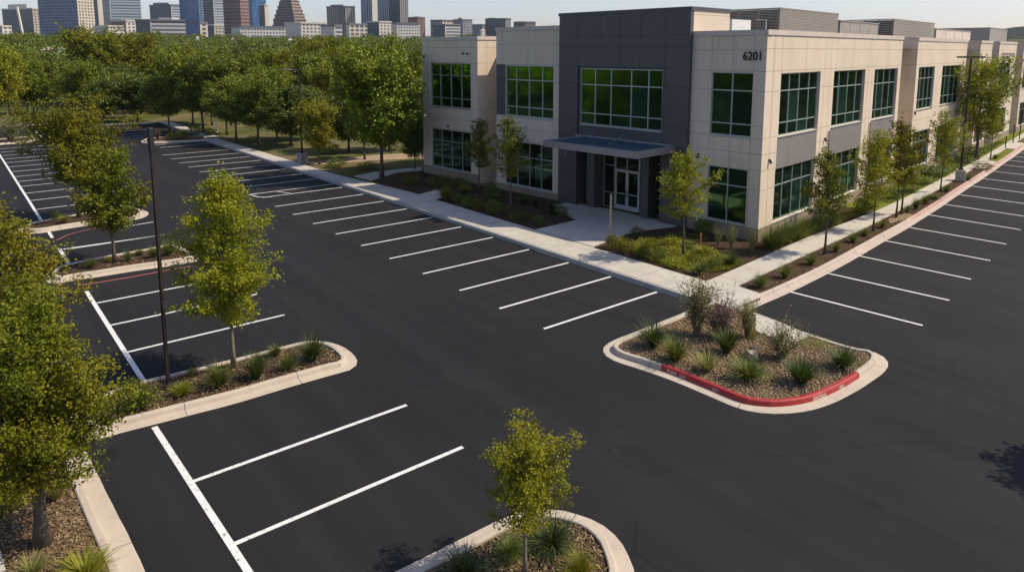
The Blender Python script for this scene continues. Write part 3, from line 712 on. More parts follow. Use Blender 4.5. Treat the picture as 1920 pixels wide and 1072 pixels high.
def window(pl, s0, s1, z0, z1, mull, bars, g='glass', d=-.13, sill=True, fm='alu', fw=.055, blinds=()):
    """glazing with aluminium grid; each pane is its own slightly tilted sheet"""
    ms = [s0] + list(mull) + [s1]; zs = [z0] + list(bars) + [z1]; mb = MB()
    rr = random.Random(int(abs(s0 * 1000 + z0 * 77)) + 5)
    for i in range(len(ms) - 1):
        for k in range(len(zs) - 1):
            t = [rr.uniform(-.004, .004) for _ in range(4)]
            mb.quad(pl.p(ms[i], zs[k], d + t[0]), pl.p(ms[i + 1], zs[k], d + t[1]), pl.p(ms[i + 1], zs[k + 1], d + t[1] + t[2] - t[0]), pl.p(ms[i], zs[k + 1], d + t[2]))
    w_ = adopt(mb.build('window', M[g])); fb = MB(); h = fw / 2 / S; f0, f1 = d - .03, d + .055
    for s in ms[1:-1]: bar(fb, pl, s - h, s + h, z0, z1, f0, f1)
    bar(fb, pl, s0, s0 + 2 * h, z0, z1, f0, f1 + .01); bar(fb, pl, s1 - 2 * h, s1, z0, z1, f0, f1 + .01)
    for z in zs[1:-1]: bar(fb, pl, s0 + 2 * h, s1 - 2 * h, z - h, z + h, f0, f1 - .006)
    bar(fb, pl, s0 + 2 * h, s1 - 2 * h, z0, z0 + 2 * h, f0, f1 + .006); bar(fb, pl, s0 + 2 * h, s1 - 2 * h, z1 - 2 * h, z1, f0, f1 + .006)
    fr = fb.build('frame', M[fm], w_)
    if sill:
        sb = MB(); bar(sb, pl, s0 + .001, s1 - .001, z0 - .0065, z0 - .0005, d, .05); sb.build('sill', M[fm], w_)
    return w_
def cap(pl, s0, s1, z, m='cap', d=0.0, back=.5, h=.02):
    mb = MB(); bar(mb, pl, s0, s1, z - .022, z + .004, d - back, d + .05); return adopt(mb.build('parapet_cap', M[m]))
def side(name, pl, s, z0, z1, depth, m, d=0.0):
    mb = MB(); mb.quad(pl.p(s, z0, d), pl.p(s, z0, d - depth), pl.p(s, z1, d - depth), pl.p(s, z1, d)); return adopt(mb.build(name, M[m]))
def roof(pl, s0, s1, z, depth, d=0.0):
    mb = MB(); mb.quad(pl.p(s0, z, d), pl.p(s1, z, d), pl.p(s1, z, d - depth), pl.p(s0, z, d - depth)); return adopt(mb.build('roof', M['roofgrey']))
ZL = (.085, .388); ZU = (.557, .893); HJ = (1.012, .903, .796, .557, .472, .392)
PL0 = -.01
# corner block, front face
oC = [(.066, .308, ZU[0], ZU[1]), (.073, .309, .09, ZL[1])]
wall('facade_wall', FR, 0, .43, .083, 1.105, oC, 'beige', hj=(1.008, .9, .8, .62, .555, .475, .39, .29), vj=(.066, .186, .308))
window(FR, .066, .308, *ZU, [.187], [.622, .797]); window(FR, .073, .309, .09, ZL[1], [.191], [.291], g='glass')
wall('plinth', FR, -.002, .44, PL0, .083, [], 'plinth', d=.03)
# left of the entrance
oB = [(1.477, 1.943, .553, .905), (1.479, 1.95, .062, .375)]
wall('facade_wall', FR, 1.405, 2.04, .058, 1.163, oB, 'beige', hj=(1.05, .91, .8, .553, .465, .378), vj=(1.477, 1.72, 1.975))
window(FR, 1.477, 1.943, .553, .905, [1.585, 1.713, 1.839], [.618, .805]); window(FR, 1.479, 1.95, .062, .375, [1.592, 1.707, 1.826], [.27], g='glass_dark')
wall('grey_panel', FR, 1.9435, 2.0385, .5535, .9095, [], 'grey', d=.006, hj=(.805,), jm='joint_dark')
wall('plinth', FR, 1.40, 2.04, PL0, .058, [], 'plinth', d=.03)
side('facade_wall', FR, 2.04, -.01, 1.163, 3.2, 'beige')
# recess with slit windows
RB = FR.shift(-2.3)
wall('recess_wall', RB, 2.0, 2.36, -.01, 1.06, [(2.30, 2.352, .55, .91), (2.25, 2.345, .04, .39)], 'beige', hj=(.47,))
window(RB, 2.30, 2.352, .55, .91, [], [.622, .808], sill=False, g='glass_dark'); window(RB, 2.25, 2.345, .04, .39, [], [.29], sill=False, g='glass_dark')
# left end block
oL = [(2.328, 2.829, .572, .912), (2.332, 2.824, .084, .393)]
wall('facade_wall', FR, 2.247, 2.936, .085, 1.107, oL, 'beige', hj=(1.03, .915, .82, .572, .48, .396), vj=(2.328, 2.62, 2.87))
window(FR, 2.328, 2.829, .572, .912, [2.447, 2.576, 2.708], [.641, .818]); window(FR, 2.332, 2.824, .084, .393, [2.443, 2.572, 2.698], [.301], g='glass_dark')
wall('plinth', FR, 2.245, 2.938, PL0, .085, [], 'plinth', d=.03)
LS = Pl(0, 0, 1, 0, 1, 0); LS.o = FR.p(2.247, 0); LS.d = -FR.n * S; LS.n = -FR.d.normalized()
wall('facade_wall', LS, 0, .5, -.01, 1.107, [], 'beige', hj=(1.03, .915, .82, .572, .48), vj=(.09,))
side('facade_wall', FR, 2.936, -.01, 1.107, 9, 'beige')
# entrance block (charcoal)
ED = .25
oD = [(.600, 1.243, .463, .908), (.600, 1.243, -.01, .437)]
wall('charcoal_wall', FR, .43, 1.402, -.01, 1.236, oD, 'grey', d=ED, reveal=.12, jm='joint_dark', hj=(1.091, 1.029, .909, .803, .692, .575, .47, .36, .23, .1), vj=(.589, .763, .907, 1.062, 1.243))
wall('charcoal_wall', FR, .600, 1.243, .463, .908, [(.607, 1.229, .546, .897)], 'grey', d=ED - .12, reveal=.1, jm='joint_dark', hj=(), vj=(.75, .91, 1.08))
window(FR.shift(ED - .12), .607, 1.229, .546, .897, [.709, .833, .985, 1.110], [.617, .796], d=-.09)
DS = Pl(0, 0, 1, 0, 1, 0); DS.o = FR.p(.43, 0, ED); DS.d = -FR.n * S; DS.n = -FR.d.normalized()
wall('tower_side_wall', DS, 0, .42, -.01, 1.236, [], 'beige', hj=(1.15,)) if 0 else None
mb = MB(); mb.quad(DS.p(0, -.01), DS.p(.0285, -.01), DS.p(.0285, 1.236), DS.p(0, 1.236)); adopt(mb.build('charcoal_wall', M['grey']))
wall('tower_side_wall', DS, .0285, .40, 1.0, 1.236, [], 'beige', hj=(1.2,))
side('tower_side_wall', FR, 1.402, 1.0, 1.236, 3.6, 'grey', d=ED)
mb = MB(); bar(mb, FR, .424, 1.408, 1.222, 1.241, ED - 3.7, ED + .04); adopt(mb.build('parapet_cap', M['grey']))
# entrance glazing, columns and doors under the canopy
EN = FR.shift(-.75)
mb = MB()
mb.quad(FR.p(.6, .437, ED), FR.p(1.243, .437, ED), EN.p(1.243, .437), EN.p(.6, .437)); mb.quad(FR.p(.6, -.01, ED), FR.p(.6, .437, ED), EN.p(.6, .437), EN.p(.6, -.01)); mb.quad(FR.p(1.243, -.01, ED), FR.p(1.243, .437, ED), EN.p(1.243, .437), EN.p(1.243, -.01))
adopt(mb.build('entrance_recess', M['grey']))
fl = KH / S + .001
window(EN, .6, .705, fl, .437, [.655], [.13, .335], g='glass_dark', sill=False, d=0)
window(EN, .735, .822, fl, .437, [], [.13, .33], g='glass_dark', sill=False, d=0)
window(EN, .822, 1.008, .268, .437, [.915], [], g='glass_dark', sill=False, d=0)
window(EN, 1.008, 1.118, fl, .437, [1.10], [.115, .29], g='glass_dark', sill=False, d=0)
window(EN, 1.15, 1.243, fl, .437, [1.20], [.11, .29], g='glass_dark', sill=False, d=0)
for a, b in ((.822, .915), (.915, 1.008)):
    mb = MB(); mb.quad(EN.p(a, fl, .0), EN.p(b, fl, .0), EN.p(b, .268, .0), EN.p(a, .268, .0)); dr = adopt(mb.build('door', M['glass_dark']))
    fb = MB(); h = .1 / S
    bar(fb, EN, a + .001, a + h, fl, .268, -.02, .05); bar(fb, EN, b - h, b - .001, fl, .268, -.02, .05)
    bar(fb, EN, a + h, b - h, .268 - h, .268, -.02, .045); bar(fb, EN, a + h, b - h, fl, fl + .028, -.02, .045); bar(fb, EN, a + h, b - h, .118, .123, -.02, .04)
    fb.build('frame', M['white_alu'], dr)
    hb = MB(); c = (.9085 if a < .9 else .9215); hb.tube([EN.p(c, .1, .09), EN.p(c, .145, .09)], [.014, .014], 8); bar(hb, EN, c - .0015, c + .0015, .102, .106, .04, .1); bar(hb, EN, c - .0015, c + .0015, .139, .143, .04, .1)
    hb.build('handle', M['black'], dr)
for a, b in ((.705, .735), (1.118, 1.15)):
    mb = MB(); bar(mb, EN, a - .012, b + .012, -.01, .437, -.05, .85); adopt(mb.build('column', M['grey']))
# canopy: fascia tray with standing-seam metal inside
cs0, cs1, cd_ = .50, 1.185, 3.6
mb = MB(); zt, zb = .476, .438; tk = .012
bar(mb, FR, cs0, cs1, zb, zt, cd_ - .09, cd_); bar(mb, FR, cs0, cs0 + tk, zb, zt, ED + .002, cd_ - .09); bar(mb, FR, cs1 - tk, cs1, zb, zt, ED + .002, cd_ - .09)
bar(mb, FR, cs0 + tk, cs1 - tk, zb + .002, zb + .006, ED + .002, cd_ - .09)
cn = adopt(mb.build('canopy', M['canopy'])); mb = MB()
bar(mb, FR, cs0 + tk, cs1 - tk, zt - .016, zt - .010, ED + .002, cd_ - .09)
for k in range(1, 22):
    s = cs0 + tk + (cs1 - cs0 - 2 * tk) * k / 22; bar(mb, FR, s - .0018, s + .0018, zt - .010, zt - .0035, ED + .002, cd_ - .09)
mb.build('seam_roof', M['canopy_roof'], cn)
mb = MB(); bar(mb, FR, cs0 + .02, 1.243, zt - .008, zt + .003, ED + .002, ED + .1); mb.build('flashing', M['canopy'], cn)
mb = MB(); mb.tube([FR.p(.81, zt - .002, 2.2), FR.p(.86, .505, ED + .05)], [.018, .018], 8); mb.build('tie_rod', M['alu'], cn)
# right face, first bay
oR = [(.183, .715, ZU[0] - .005, ZU[1] - .006), (.922, 1.466, .546, .885), (1.648, 2.148, .540, .882), (.170, .70, .088, .38), (.908, 1.45, .085, .376), (1.64, 2.14, .083, .372)]
wall('facade_wall', RT, 0, 2.216, .083, 1.105, oR, 'beige', reveal=.24, hj=(1.014, .9, .796, .557, .472, .388, .285), vj=(.085, .183, .498, .77, .86, .95, 1.216, 1.52, 1.59, 1.9, 2.14))
MR = [([.328, .457, .593], [.622, .793]), ([1.053, 1.202, 1.346], [.613, .787]), ([1.76, 1.893, 2.021], [.602, .782])]
for o, (ml, br) in zip(oR[:3], MR): window(RT, *o, ml, br, d=-.20, g='glass_side')
for o, ml in zip(oR[3:], ([.304, .431, .559], [1.04, 1.18, 1.32], [1.765, 1.89, 2.015])): window(RT, *o, ml, [.283], d=-.20, g='glass_side')
for a, b, z0, z1 in ((.176, .708, .382, .55), (.915, 1.458, .378, .544), (1.644, 2.144, .374, .538)):
    wall('spandrel_panel', RT, a, b, z0, z1, [], 'spandrel', d=.008, jm='joint', hj=((z0 + z1) / 2 - .008,), vj=[a + (b - a) * k / 4 for k in (1, 2, 3)])
wall('plinth', RT, -.002, 2.22, PL0, .083, [], 'plinth', d=.03)
# deeper bays along the side
def bay(s0, s1, wins, h=1.103, d=0.0, left=True, lowok=True):
    op = []; 
    for a, b in wins: op += [(a, b, .545, .88), (a - .01, b - .01, .083, .37)]
    wall('facade_wall', RT, s0, s1, .083, h, op, 'beige', reveal=.22, hj=(1.014, .9, .79, .54, .465, .38), vj=[s0 + .09, (s0 + s1) / 2, s1 - .09], d=d)
    for a, b in wins:
        n = 4 if b - a > .4 else 3; ml = [a + (b - a) * k / n for k in range(1, n)]
        window(RT, a, b, .545, .88, ml, [.62, .79], d=d - .18, g='glass_side'); window(RT, a - .01, b - .01, .083, .37, [x - .01 for x in ml], [.28], d=d - .18, g='glass_side')
    wall('plinth', RT, s0, s1, PL0, .083, [], 'plinth', d=d + .03)
    BS = Pl(0, 0, 1, 0, 1, 0); BS.o = RT.p(s0, 0, d); BS.d = -RT.n * S; BS.n = -RT.d.normalized()
    wall('facade_wall', BS, 0, .42, -.01, h, [], 'beige', hj=(1.014, .9, .79, .54), vj=(.12,))
    cap(RT, s0 - .004, s1 + .004, h, d=d, back=3.9)
bay(2.60, 4.16, [(2.672, 3.125), (3.36, 4.0)]); bay(4.70, 5.23, [(4.76, 5.15)]); bay(5.58, 6.54, [(5.66, 6.25)]); bay(7.0, 8.6, [(7.1, 7.7), (7.9, 8.4)], 1.09)
RK = RT.shift(-2.0)
wall('recess_wall', RK, 2.216, 9.2, -.01, 1.09, [], 'beige', hj=(1.014, .9, .79, .54))
side('facade_wall', RT, 2.216, -.01, 1.105, 2.0, 'beige')
a = .60; BSs = Pl(0, 0, 1, 0, 1, 0); BSs.o = RT.p(2.60, 0); BSs.d = -RT.n * S; BSs.n = -RT.d.normalized()
mb = MB(); bar(mb, BSs, .14, .19, .50, .56, 0, .12); adopt(mb.build('wall_vent', M['louver_dark']))
for pl, s, z in ((RT, .087, .432), (FR, .37, .432), (RT, .83, .48), (RT, 2.63, .525)):
    mb = MB(); mb.tube([pl.p(s, z + .008, .08), pl.p(s, z - .012, .11)], [.03, .07], 8); bar(mb, pl, s - .004, s + .004, z - .002, z + .012, 0, .07); adopt(mb.build('wall_light', M['black']))
for s, z in ((2.36, .985), (2.41, .988), (2.6, .425)):
    mb = MB(); bar(mb, FR, s - .006, s + .006, z - .008, z + .004, 0, .12); adopt(mb.build('wall_light', M['black']))
mb = MB(); mb.tube([RT.p(.885, .02, .07), RT.p(.885, .53, .07)], [.045, .045], 8); adopt(mb.build('downpipe', M['plinth']))
mb = MB(); mb.tube([RT.p(1.61, .02, .07), RT.p(1.61, .53, .07)], [.045, .045], 8); adopt(mb.build('downpipe', M['plinth']))
mb = MB(); mb.tube([FR.p(1.33, .43, ED + .06), FR.p(1.33, .335, ED + .06)], [.018, .018], 6); bar(mb, FR, 1.325, 1.335, .325, .336, ED, ED + .1); adopt(mb.build('rain_chain', M['alu']))
# faint sign on the third bay
for r, s0, s1 in ((0, 5.72, 6.43), (1, 5.72, 6.1)):
    mb = MB(); rr = random.Random(3 + r); s = s0
    while s < s1:
        wd = rr.uniform(.012, .03); z = .985 - r * .035; bar(mb, RT, s, s + wd, z - .022, z, 0, .05); s += wd + .012
    adopt(mb.build('sign_letters' if r == 0 else 'sign_line', M['pent']))
# parapet caps and roofs
cap(FR, -.006, .424, 1.105, back=.45); cap(FR, 1.409, 2.046, 1.163, back=.5); cap(FR, 2.241, 2.942, 1.107, back=.5)
cap(RT, .052, 2.222, 1.105, back=.45)
mb = MB(); bar(mb, LS, .056, .5, 1.085, 1.111, -.45, .05); adopt(mb.build('parapet_cap', M['cap']))
mb = MB(); mb.add([FR.p(.02, 1.02, -.3), RT.p(2.2, 1.02, -.3), RT.p(9.1, 1.02, -2.1), RT.p(9.1, 1.02, -22), FR.p(2.9, 1.02, -30), FR.p(2.93, 1.02, -.3), FR.p(2.26, 1.02, -.3), FR.p(2.26, 1.02, -2.5), FR.p(2.02, 1.02, -2.5), FR.p(2.02, 1.02, -.3)], [tuple(range(10))]); adopt(mb.build('roof', M['roofgrey']))
wall('facade_wall', RT, .3, 9.1, -.01, 1.05, [], 'beige', d=-22)
# house number
def text_mesh(body, size, ext):
    cu = bpy.data.curves.new('t', 'FONT'); cu.body = body; cu.size = size; cu.extrude = ext; cu.align_x = 'CENTER'; cu.align_y = 'CENTER'; cu.resolution_u = 3
    o = bpy.data.objects.new('t', cu); COL.objects.link(o)
    dg = bpy.context.evaluated_depsgraph_get(); me = bpy.data.meshes.new_from_object(o.evaluated_get(dg)); bpy.data.objects.remove(o); bpy.data.curves.remove(cu); return me
k0, z0_ = FR.hit(1394, 107); k1, z1_ = FR.hit(1428, 93)
# real numerals: built flat, then stood on the wall
me = text_mesh('6201', 1, .03); xs = [v.co.x for v in me.vertices]; ys = [v.co.y for v in me.vertices]; wx, wy = max(xs) - min(xs), max(ys) - min(ys); mx_, my_ = (max(xs) + min(xs)) / 2, (max(ys) + min(ys)) / 2
kc, zc_ = (k0 + k1) / 2, .978; Wd, Hd = abs(k0 - k1) * S, .42
for v in me.vertices:
    a = -(v.co.x - mx_) / wx * Wd / S; z = (v.co.y - my_) / wy * Hd / S; v.co = FR.p(kc + a, zc_ + z, .035 + (v.co.z))
me.materials.clear(); me.materials.append(M['text_k']); nb = link('house_number', me); adopt(nb)
# stencilled words on the red kerb face
rroot, rout, rin, rnn = ISL['red']
def kerb_word(body, px, width, h, z=.10):
    me = text_mesh(body, 1, 0); xs = [v.co.x for v in me.vertices]; ys = [v.co.y for v in me.vertices]; x0, x1, y0, y1 = min(xs), max(xs), min(ys), max(ys)
    n = len(rout); q = at(*px, z); i = min(range(n), key=lambda k: (rout[k] + rnn[k] * .315 - Vector((q.x, q.y, 0))).length)
    d = (rout[(i + 1) % n] - rout[i]).length
    sgn = 1 if (RV @ np.array(rout[(i + 1) % n] - rout[i])) > 0 else -1
    for v in me.vertices:
        t = ((v.co.x - (x0 + x1) / 2) / (x1 - x0) * width) * sgn / d + i; a = int(math.floor(t)); f = t - a; a %= n; b = (a + 1) % n
        hh = z + ((v.co.y - (y0 + y1) / 2) / (y1 - y0)) * h; o = .30 + .02 * (hh - .03) / .115 - .004
        base = rout[a].lerp(rout[b], f); nn = rnn[a].lerp(rnn[b], f); v.co = base + nn * o + Vector((0, 0, hh))
    me.materials.clear(); me.materials.append(M['text_w']); o = link('painted_word', me, rroot)
for b, p, wd, hh in (('PSAIR', (1257.6, 701), .29, .095), ('LOUV', (1279, 710.5), .19, .095), ('EIOY', (1334, 731.5), .18, .085), ('B.SNCERKLAS', (1542, 746), .56, .10), ('NEOLS', (1584.6, 728), .24, .095)): kerb_word(b, p, wd, hh, .088)
# roof plant
SC = RT.shift(-4.6)
def louver_box(s0, s1, z0, z1, depth, label, lv=26, postn=5):
    root = empty('roof_screen', SC.p(s0, z0), label=label, cat='roof screen'); inv = Matrix.Translation(-root.location)
    def ad(o): o.parent = root; o.matrix_parent_inverse = inv; return o
    mb = MB()
    for k in range(lv):
        z = z0 + (z1 - z0) * (k + .5) / lv; h = (z1 - z0) / lv * .43; bar(mb, SC, s0, s1, z - h, z + h, -.10, .0)
    ad(mb.build('louver_side', M['louver']))
    LF = Pl(0, 0, 1, 0, 1, 0); LF.o = SC.p(s0, 0); LF.d = -SC.n * S; LF.n = -SC.d.normalized(); mb = MB()
    for k in range(lv):
        z = z0 + (z1 - z0) * (k + .5) / lv; h = (z1 - z0) / lv * .27; bar(mb, LF, .012, depth, z - h, z + h, -.10, .0)
    ad(mb.build('louver_side', M['louver'])); mb = MB()
    for k in range(postn): s = .012 + (depth - .012) * k / (postn - 1); bar(mb, LF, s - .006, s + .006, z0, z1, -.24, -.105)
    bar(mb, SC, s0 - .003, s1 + .003, z1, z1 + .008, -.2, .02); bar(mb, LF, .02, depth, z1, z1 + .008, -.2, .02); ad(mb.build('frame', M['louver']))
    mb = MB(); bar(mb, SC, s0 + .03, s1, z0, z1 - .003, -depth * S * .96, -.26); ad(mb.build('plant_box', M['louver_dark'])); return root
kA = SC.hit(1463.5, 14); kB = SC.hit(1573, 24); print('screen', kA, kB)
louver_box(kA[0], kB[0], 1.02, kA[1] - .01, .60, 'tall slatted rooftop screen behind the building number, nearest the corner')
kC = SC.hit(1677, 36); kD = SC.hit(1753, 42); print(kC, kD)
louver_box(kC[0], kD[0], 1.02, kC[1] - .006, .5, 'second slatted rooftop screen farther along the side roof', 16)
def roof_box(s0, s1, z1, depth, label, m='pent', cat='roof unit', name='roof_unit', off=-.0, seams=4):
    root = empty(name, SC.p(s0, 1.02, off), label=label, cat=cat); inv = Matrix.Translation(-root.location); mb = MB()
    bar(mb, SC, s0, s1, 1.02, z1, -depth * S + off, off); o = mb.build('casing', M[m], root); o.matrix_parent_inverse = inv
    mb = MB(); bar(mb, SC, s0 - .01, s1 + .01, z1, z1 + .008, -depth * S - .05 + off, off + .05)
    for k in range(1, seams): s = s0 + (s1 - s0) * k / seams; bar(mb, SC, s - .004, s + .004, 1.03, z1, off + .001, off + .012)
    o = mb.build('trim', M['canopy'], root); o.matrix_parent_inverse = inv; return root
a = SC.hit(1574, 40); b = SC.hit(1651, 40); print(a, b); roof_box(a[0] + .02, b[0] - .05, a[1], .3, 'low beige panelled roof housing between the two slatted screens')
a = SC.hit(1755, 55); b = SC.hit(1822, 60); roof_box(a[0] + .02, b[0] - .05, a[1], .3, 'long low roof housing beyond the second slatted screen', 'cap')
a = SC.hit(1857, 53); b = SC.hit(1889, 55); print(a, b); roof_box(a[0], b[0], a[1], 1.1, 'boxy penthouse at the far end of the side roof', 'pent', seams=1)
HV = FR.shift(-7.5); a = HV.hit(1373, 38); b = HV.hit(1326, 38); print('hvac', a, b)
root = empty('air_conditioner', HV.p(a[0], 1.02), label='white air conditioning unit on the roof beside the charcoal block', cat='air conditioner'); inv = Matrix.Translation(-root.location)
mb = MB(); bar(mb, HV, a[0], b[0] + .1, 1.03, a[1] + .005, -2.2, 0); o = mb.build('casing', M['white'], root); o.matrix_parent_inverse = inv
mb = MB(); bar(mb, HV, a[0] + .06, a[0] + .1, 1.04, 1.1, 0, .02); bar(mb, HV, a[0] + .16, a[0] + .19, 1.07, 1.11, 0, .02); o = mb.build('access_panel', M['louver_dark'], root); o.matrix_parent_inverse = inv
mb = MB(); bar(mb, HV, a[0] + .19, a[0] + .2, 1.03, a[1], 0, .05); bar(mb, HV, a[0] + .22, a[0] + .23, 1.03, a[1], 0, .05); o = mb.build('pipe', M['white'], root); o.matrix_parent_inverse = inv
LF2 = SC.hit(1435, 60); mb = MB()
for (x0, y0, x1, y1) in ((1437, 37, 1437, 58), (1424, 38, 1437, 37)):
    pass
pp = Pl(0, 0, 1, 0, 1, 0); pp.o = SC.p(kA[0] - .02, 0); pp.d = -SC.n * S; pp.n = -SC.d.normalized(); h1 = pp.hit(1437, 37)
mb.tube([pp.p(h1[0], 1.02), pp.p(h1[0], h1[1]), pp.p(h1[0] + .07, h1[1])], [.04] * 3, 8); tag(mb.build('vent_pipe', M['white']), 'white bent vent pipe in front of the nearest rooftop screen', 'vent pipe')

# ------------------------------------------------------------------ poles and small furniture
def light_pole(base, H, label, kind, sq=.16):
    root = empty('light_pole', base, label=label, cat='light pole', group='parking lot light poles')
    if kind == 'plain':
        mb = MB(); mb.cbox((0, 0, 0), sq, sq, H, .35); mb.build('pole', M['pole'], root, bevel=.012)
        mb = MB(); mb.cbox((0, 0, 0), .36, .36, .03, .35); mb.cbox((0, 0, .03), .24, .24, .08, .35); mb.build('base_plate', M['pole'], root)
        mb = MB(); mb.cbox((0, 0, H - .62), .125, .125, .64, .35); mb.build('lamp_head', M['black'], root, bevel=.02)
    else:
        mb = MB(); mb.cbox((0, 0, 0), .62, .62, .82, .3); mb.build('concrete_base', M['kerb_grey'], root, bevel=.04)
        mb = MB(); mb.cbox((0, 0, .82), .3, .3, .1, .3); mb.tube([(0, 0, .9), (0, 0, H)], [.085, .065], 10); mb.build('pole', M['pole'], root)
        d = -FR.d.normalized() if kind == 'tee' else Vector((-RV[0], -RV[1], 0)); d = Vector((RV[0], RV[1], 0)) if kind == 'tee' else d; mb = MB()
        def head(c):
            X = d; Y = Vector((-d.y, d.x, 0)); mb.box(c - X * .35 - Y * .17, X * .7, Y * .34, (0, 0, .11))
        if kind == 'tee': head(d * .55 + Vector((0, 0, H))); head(-d * .55 + Vector((0, 0, H))); mb.box(-d * .55 + Vector((0, 0, H + .03)), d * 1.1, Vector((-d.y, d.x, 0)) * .06, (0, 0, .06))
        else: head(d * 1.0 + Vector((0, 0, H - .1))); mb.box(Vector((0, 0, H - .07)), d * .8, Vector((-d.y, d.x, 0)) * .06, (0, 0, .05))
        mb.build('lamp_head', M['pole' if kind == 'tee' else 'louver'], root, bevel=.01)
    return root
b = at(316, 727, .12); light_pole(b, hgt(283, 241, b) - .12, 'tall square brown light pole rising from the long tree island', 'plain', .085)
b = at(1800, 340, .14); light_pole(b, hgt(1824.5, 110, b) - .1, 'slim dark light pole with a T shaped head on a concrete footing', 'tee')
b = at(567, 305, .13); light_pole(b, hgt(562, 133, b), 'thin light pole with one side arm among the park trees', 'arm')
def post(base, H, r, label, m, name='marker_post', capm=None, cat='post', lean=(0, 0)):
    root = empty(name, base, label=label, cat=cat); mb = MB(); mb.tube([(0, 0, 0), (lean[0], lean[1], H)], [r, r * .9], 8); mb.build('shaft', M[m], root)
    mb = MB(); mb.tube([(lean[0], lean[1], H - .02), (lean[0], lean[1], H + .08)], [r * 1.25, r * 1.0], 8); mb.build('cap', M[capm or 'black'], root)
b = at(1144, 452, .15); post(b, hgt(1145, 363, b) - .15, .055, 'pale slender post standing in front of the entrance doors', 'wood')
b = at(1312.5, 462, .15); post(b, .55, .045, 'small rust coloured stake in the corner planting bed', 'rust', 'stake', 'rust', 'stake', (.02, .0))
for p, t, l in (((1885, 278), 257, 'short dark post beside the far crossing pad'), ((1899, 268.5), 236, 'thin dark post on the lawn before the far grey car'), ((1911, 262), 205, 'thinnest dark post at the right edge of the picture')):
    b = at(*p, .15); post(b, max(.8, hgt(p[0] + 1, t, b) - .15), .05, l, 'pole')
b = at(407, 249, .13); post(b, 2.6, .07, 'short pale lamp post among the park trunks', 'white', 'lamp_post', 'white', 'lamp post')
# a parked car glimpsed by the far end of the offices
def car(base, rz, label):
    root = empty('parked_car', base, rz, label, 'car'); mb = MB()
    prof = [(-2.1, .35), (-2.15, .75), (-1.5, .95), (-.9, 1.42), (.6, 1.45), (1.25, .98), (2.05, .85), (2.15, .4)]
    n = len(prof)
    for sgn in (0,):
        Lf = [Vector((x, .85, z)) for x, z in prof]; Rt = [Vector((x, -.85, z)) for x, z in prof]
        mb.add(Lf, [tuple(reversed(range(n)))]); mb.add(Rt, [tuple(range(n))])
        for i in range(n): mb.quad(Lf[i], Lf[(i + 1) % n], Rt[(i + 1) % n], Rt[i])
    mb.build('body', plain('car_silver', (.33, .34, .36), .3, .5), root, bevel=.06)
    mb = MB()
    for y in (.853, -.853): mb.quad((-1.35, y, .98), (1.0, y, .98), (.5, y, 1.38), (-.85, y, 1.36))
    mb.quad((1.29, .7, 1.0), (1.29, -.7, 1.0), (.66, -.6, 1.43), (.66, .6, 1.43)); mb.quad((-1.53, -.7, .99), (-1.53, .7, .99), (-.94, .6, 1.42), (-.94, -.6, 1.42)); mb.build('car_window', M['glass_dark'], root)
    for x in (-1.35, 1.35):
        for y in (-.8, .8): mb = MB(); mb.tube([(x, y - .1, .33), (x, y + .1, .33)], [.33, .33], 14); mb.build('wheel', M['black'], root)
b = at(1911, 222, .15); car(b, .15, 'silver car parked beyond the far end of the offices')
# boulders
def boulder(p, s, label, seed):
    bm = bmesh.new(); bmesh.ops.create_icosphere(bm, subdivisions=3, radius=1); rr = np.random.default_rng(seed); dirs = rr.normal(size=(9, 3)); dirs /= np.linalg.norm(dirs, axis=1)[:, None]; lim = rr.uniform(.42, .74, 9)
    for v in bm.verts:
        for d, l in zip(dirs, lim):
            k = v.co.dot(Vector(d))
            if k > l: v.co -= Vector(d) * (k - l)
        v.co = Vector((v.co.x * s[0], v.co.y * s[1], v.co.z * s[2] + s[2] * .6))
    me = bpy.data.meshes.new('boulder'); bm.to_mesh(me); bm.free(); me.materials.append(M['rock']); o = link('boulder', me, None, p); o.rotation_euler = (0, 0, seed); tag(o, label, 'rock')
boulder(at(1408, 672, .13), (.26, .2, .19), 'pale angular boulder among the gravel island shrubs', 4)
boulder(at(1414, 662, .13), (.15, .12, .20), 'smaller upright rock leaning behind the pale angular boulder', 9)
boulder(at(936, 345, .15), (.5, .4, .35), 'grey boulder in the shaded bed left of the entrance', 6)

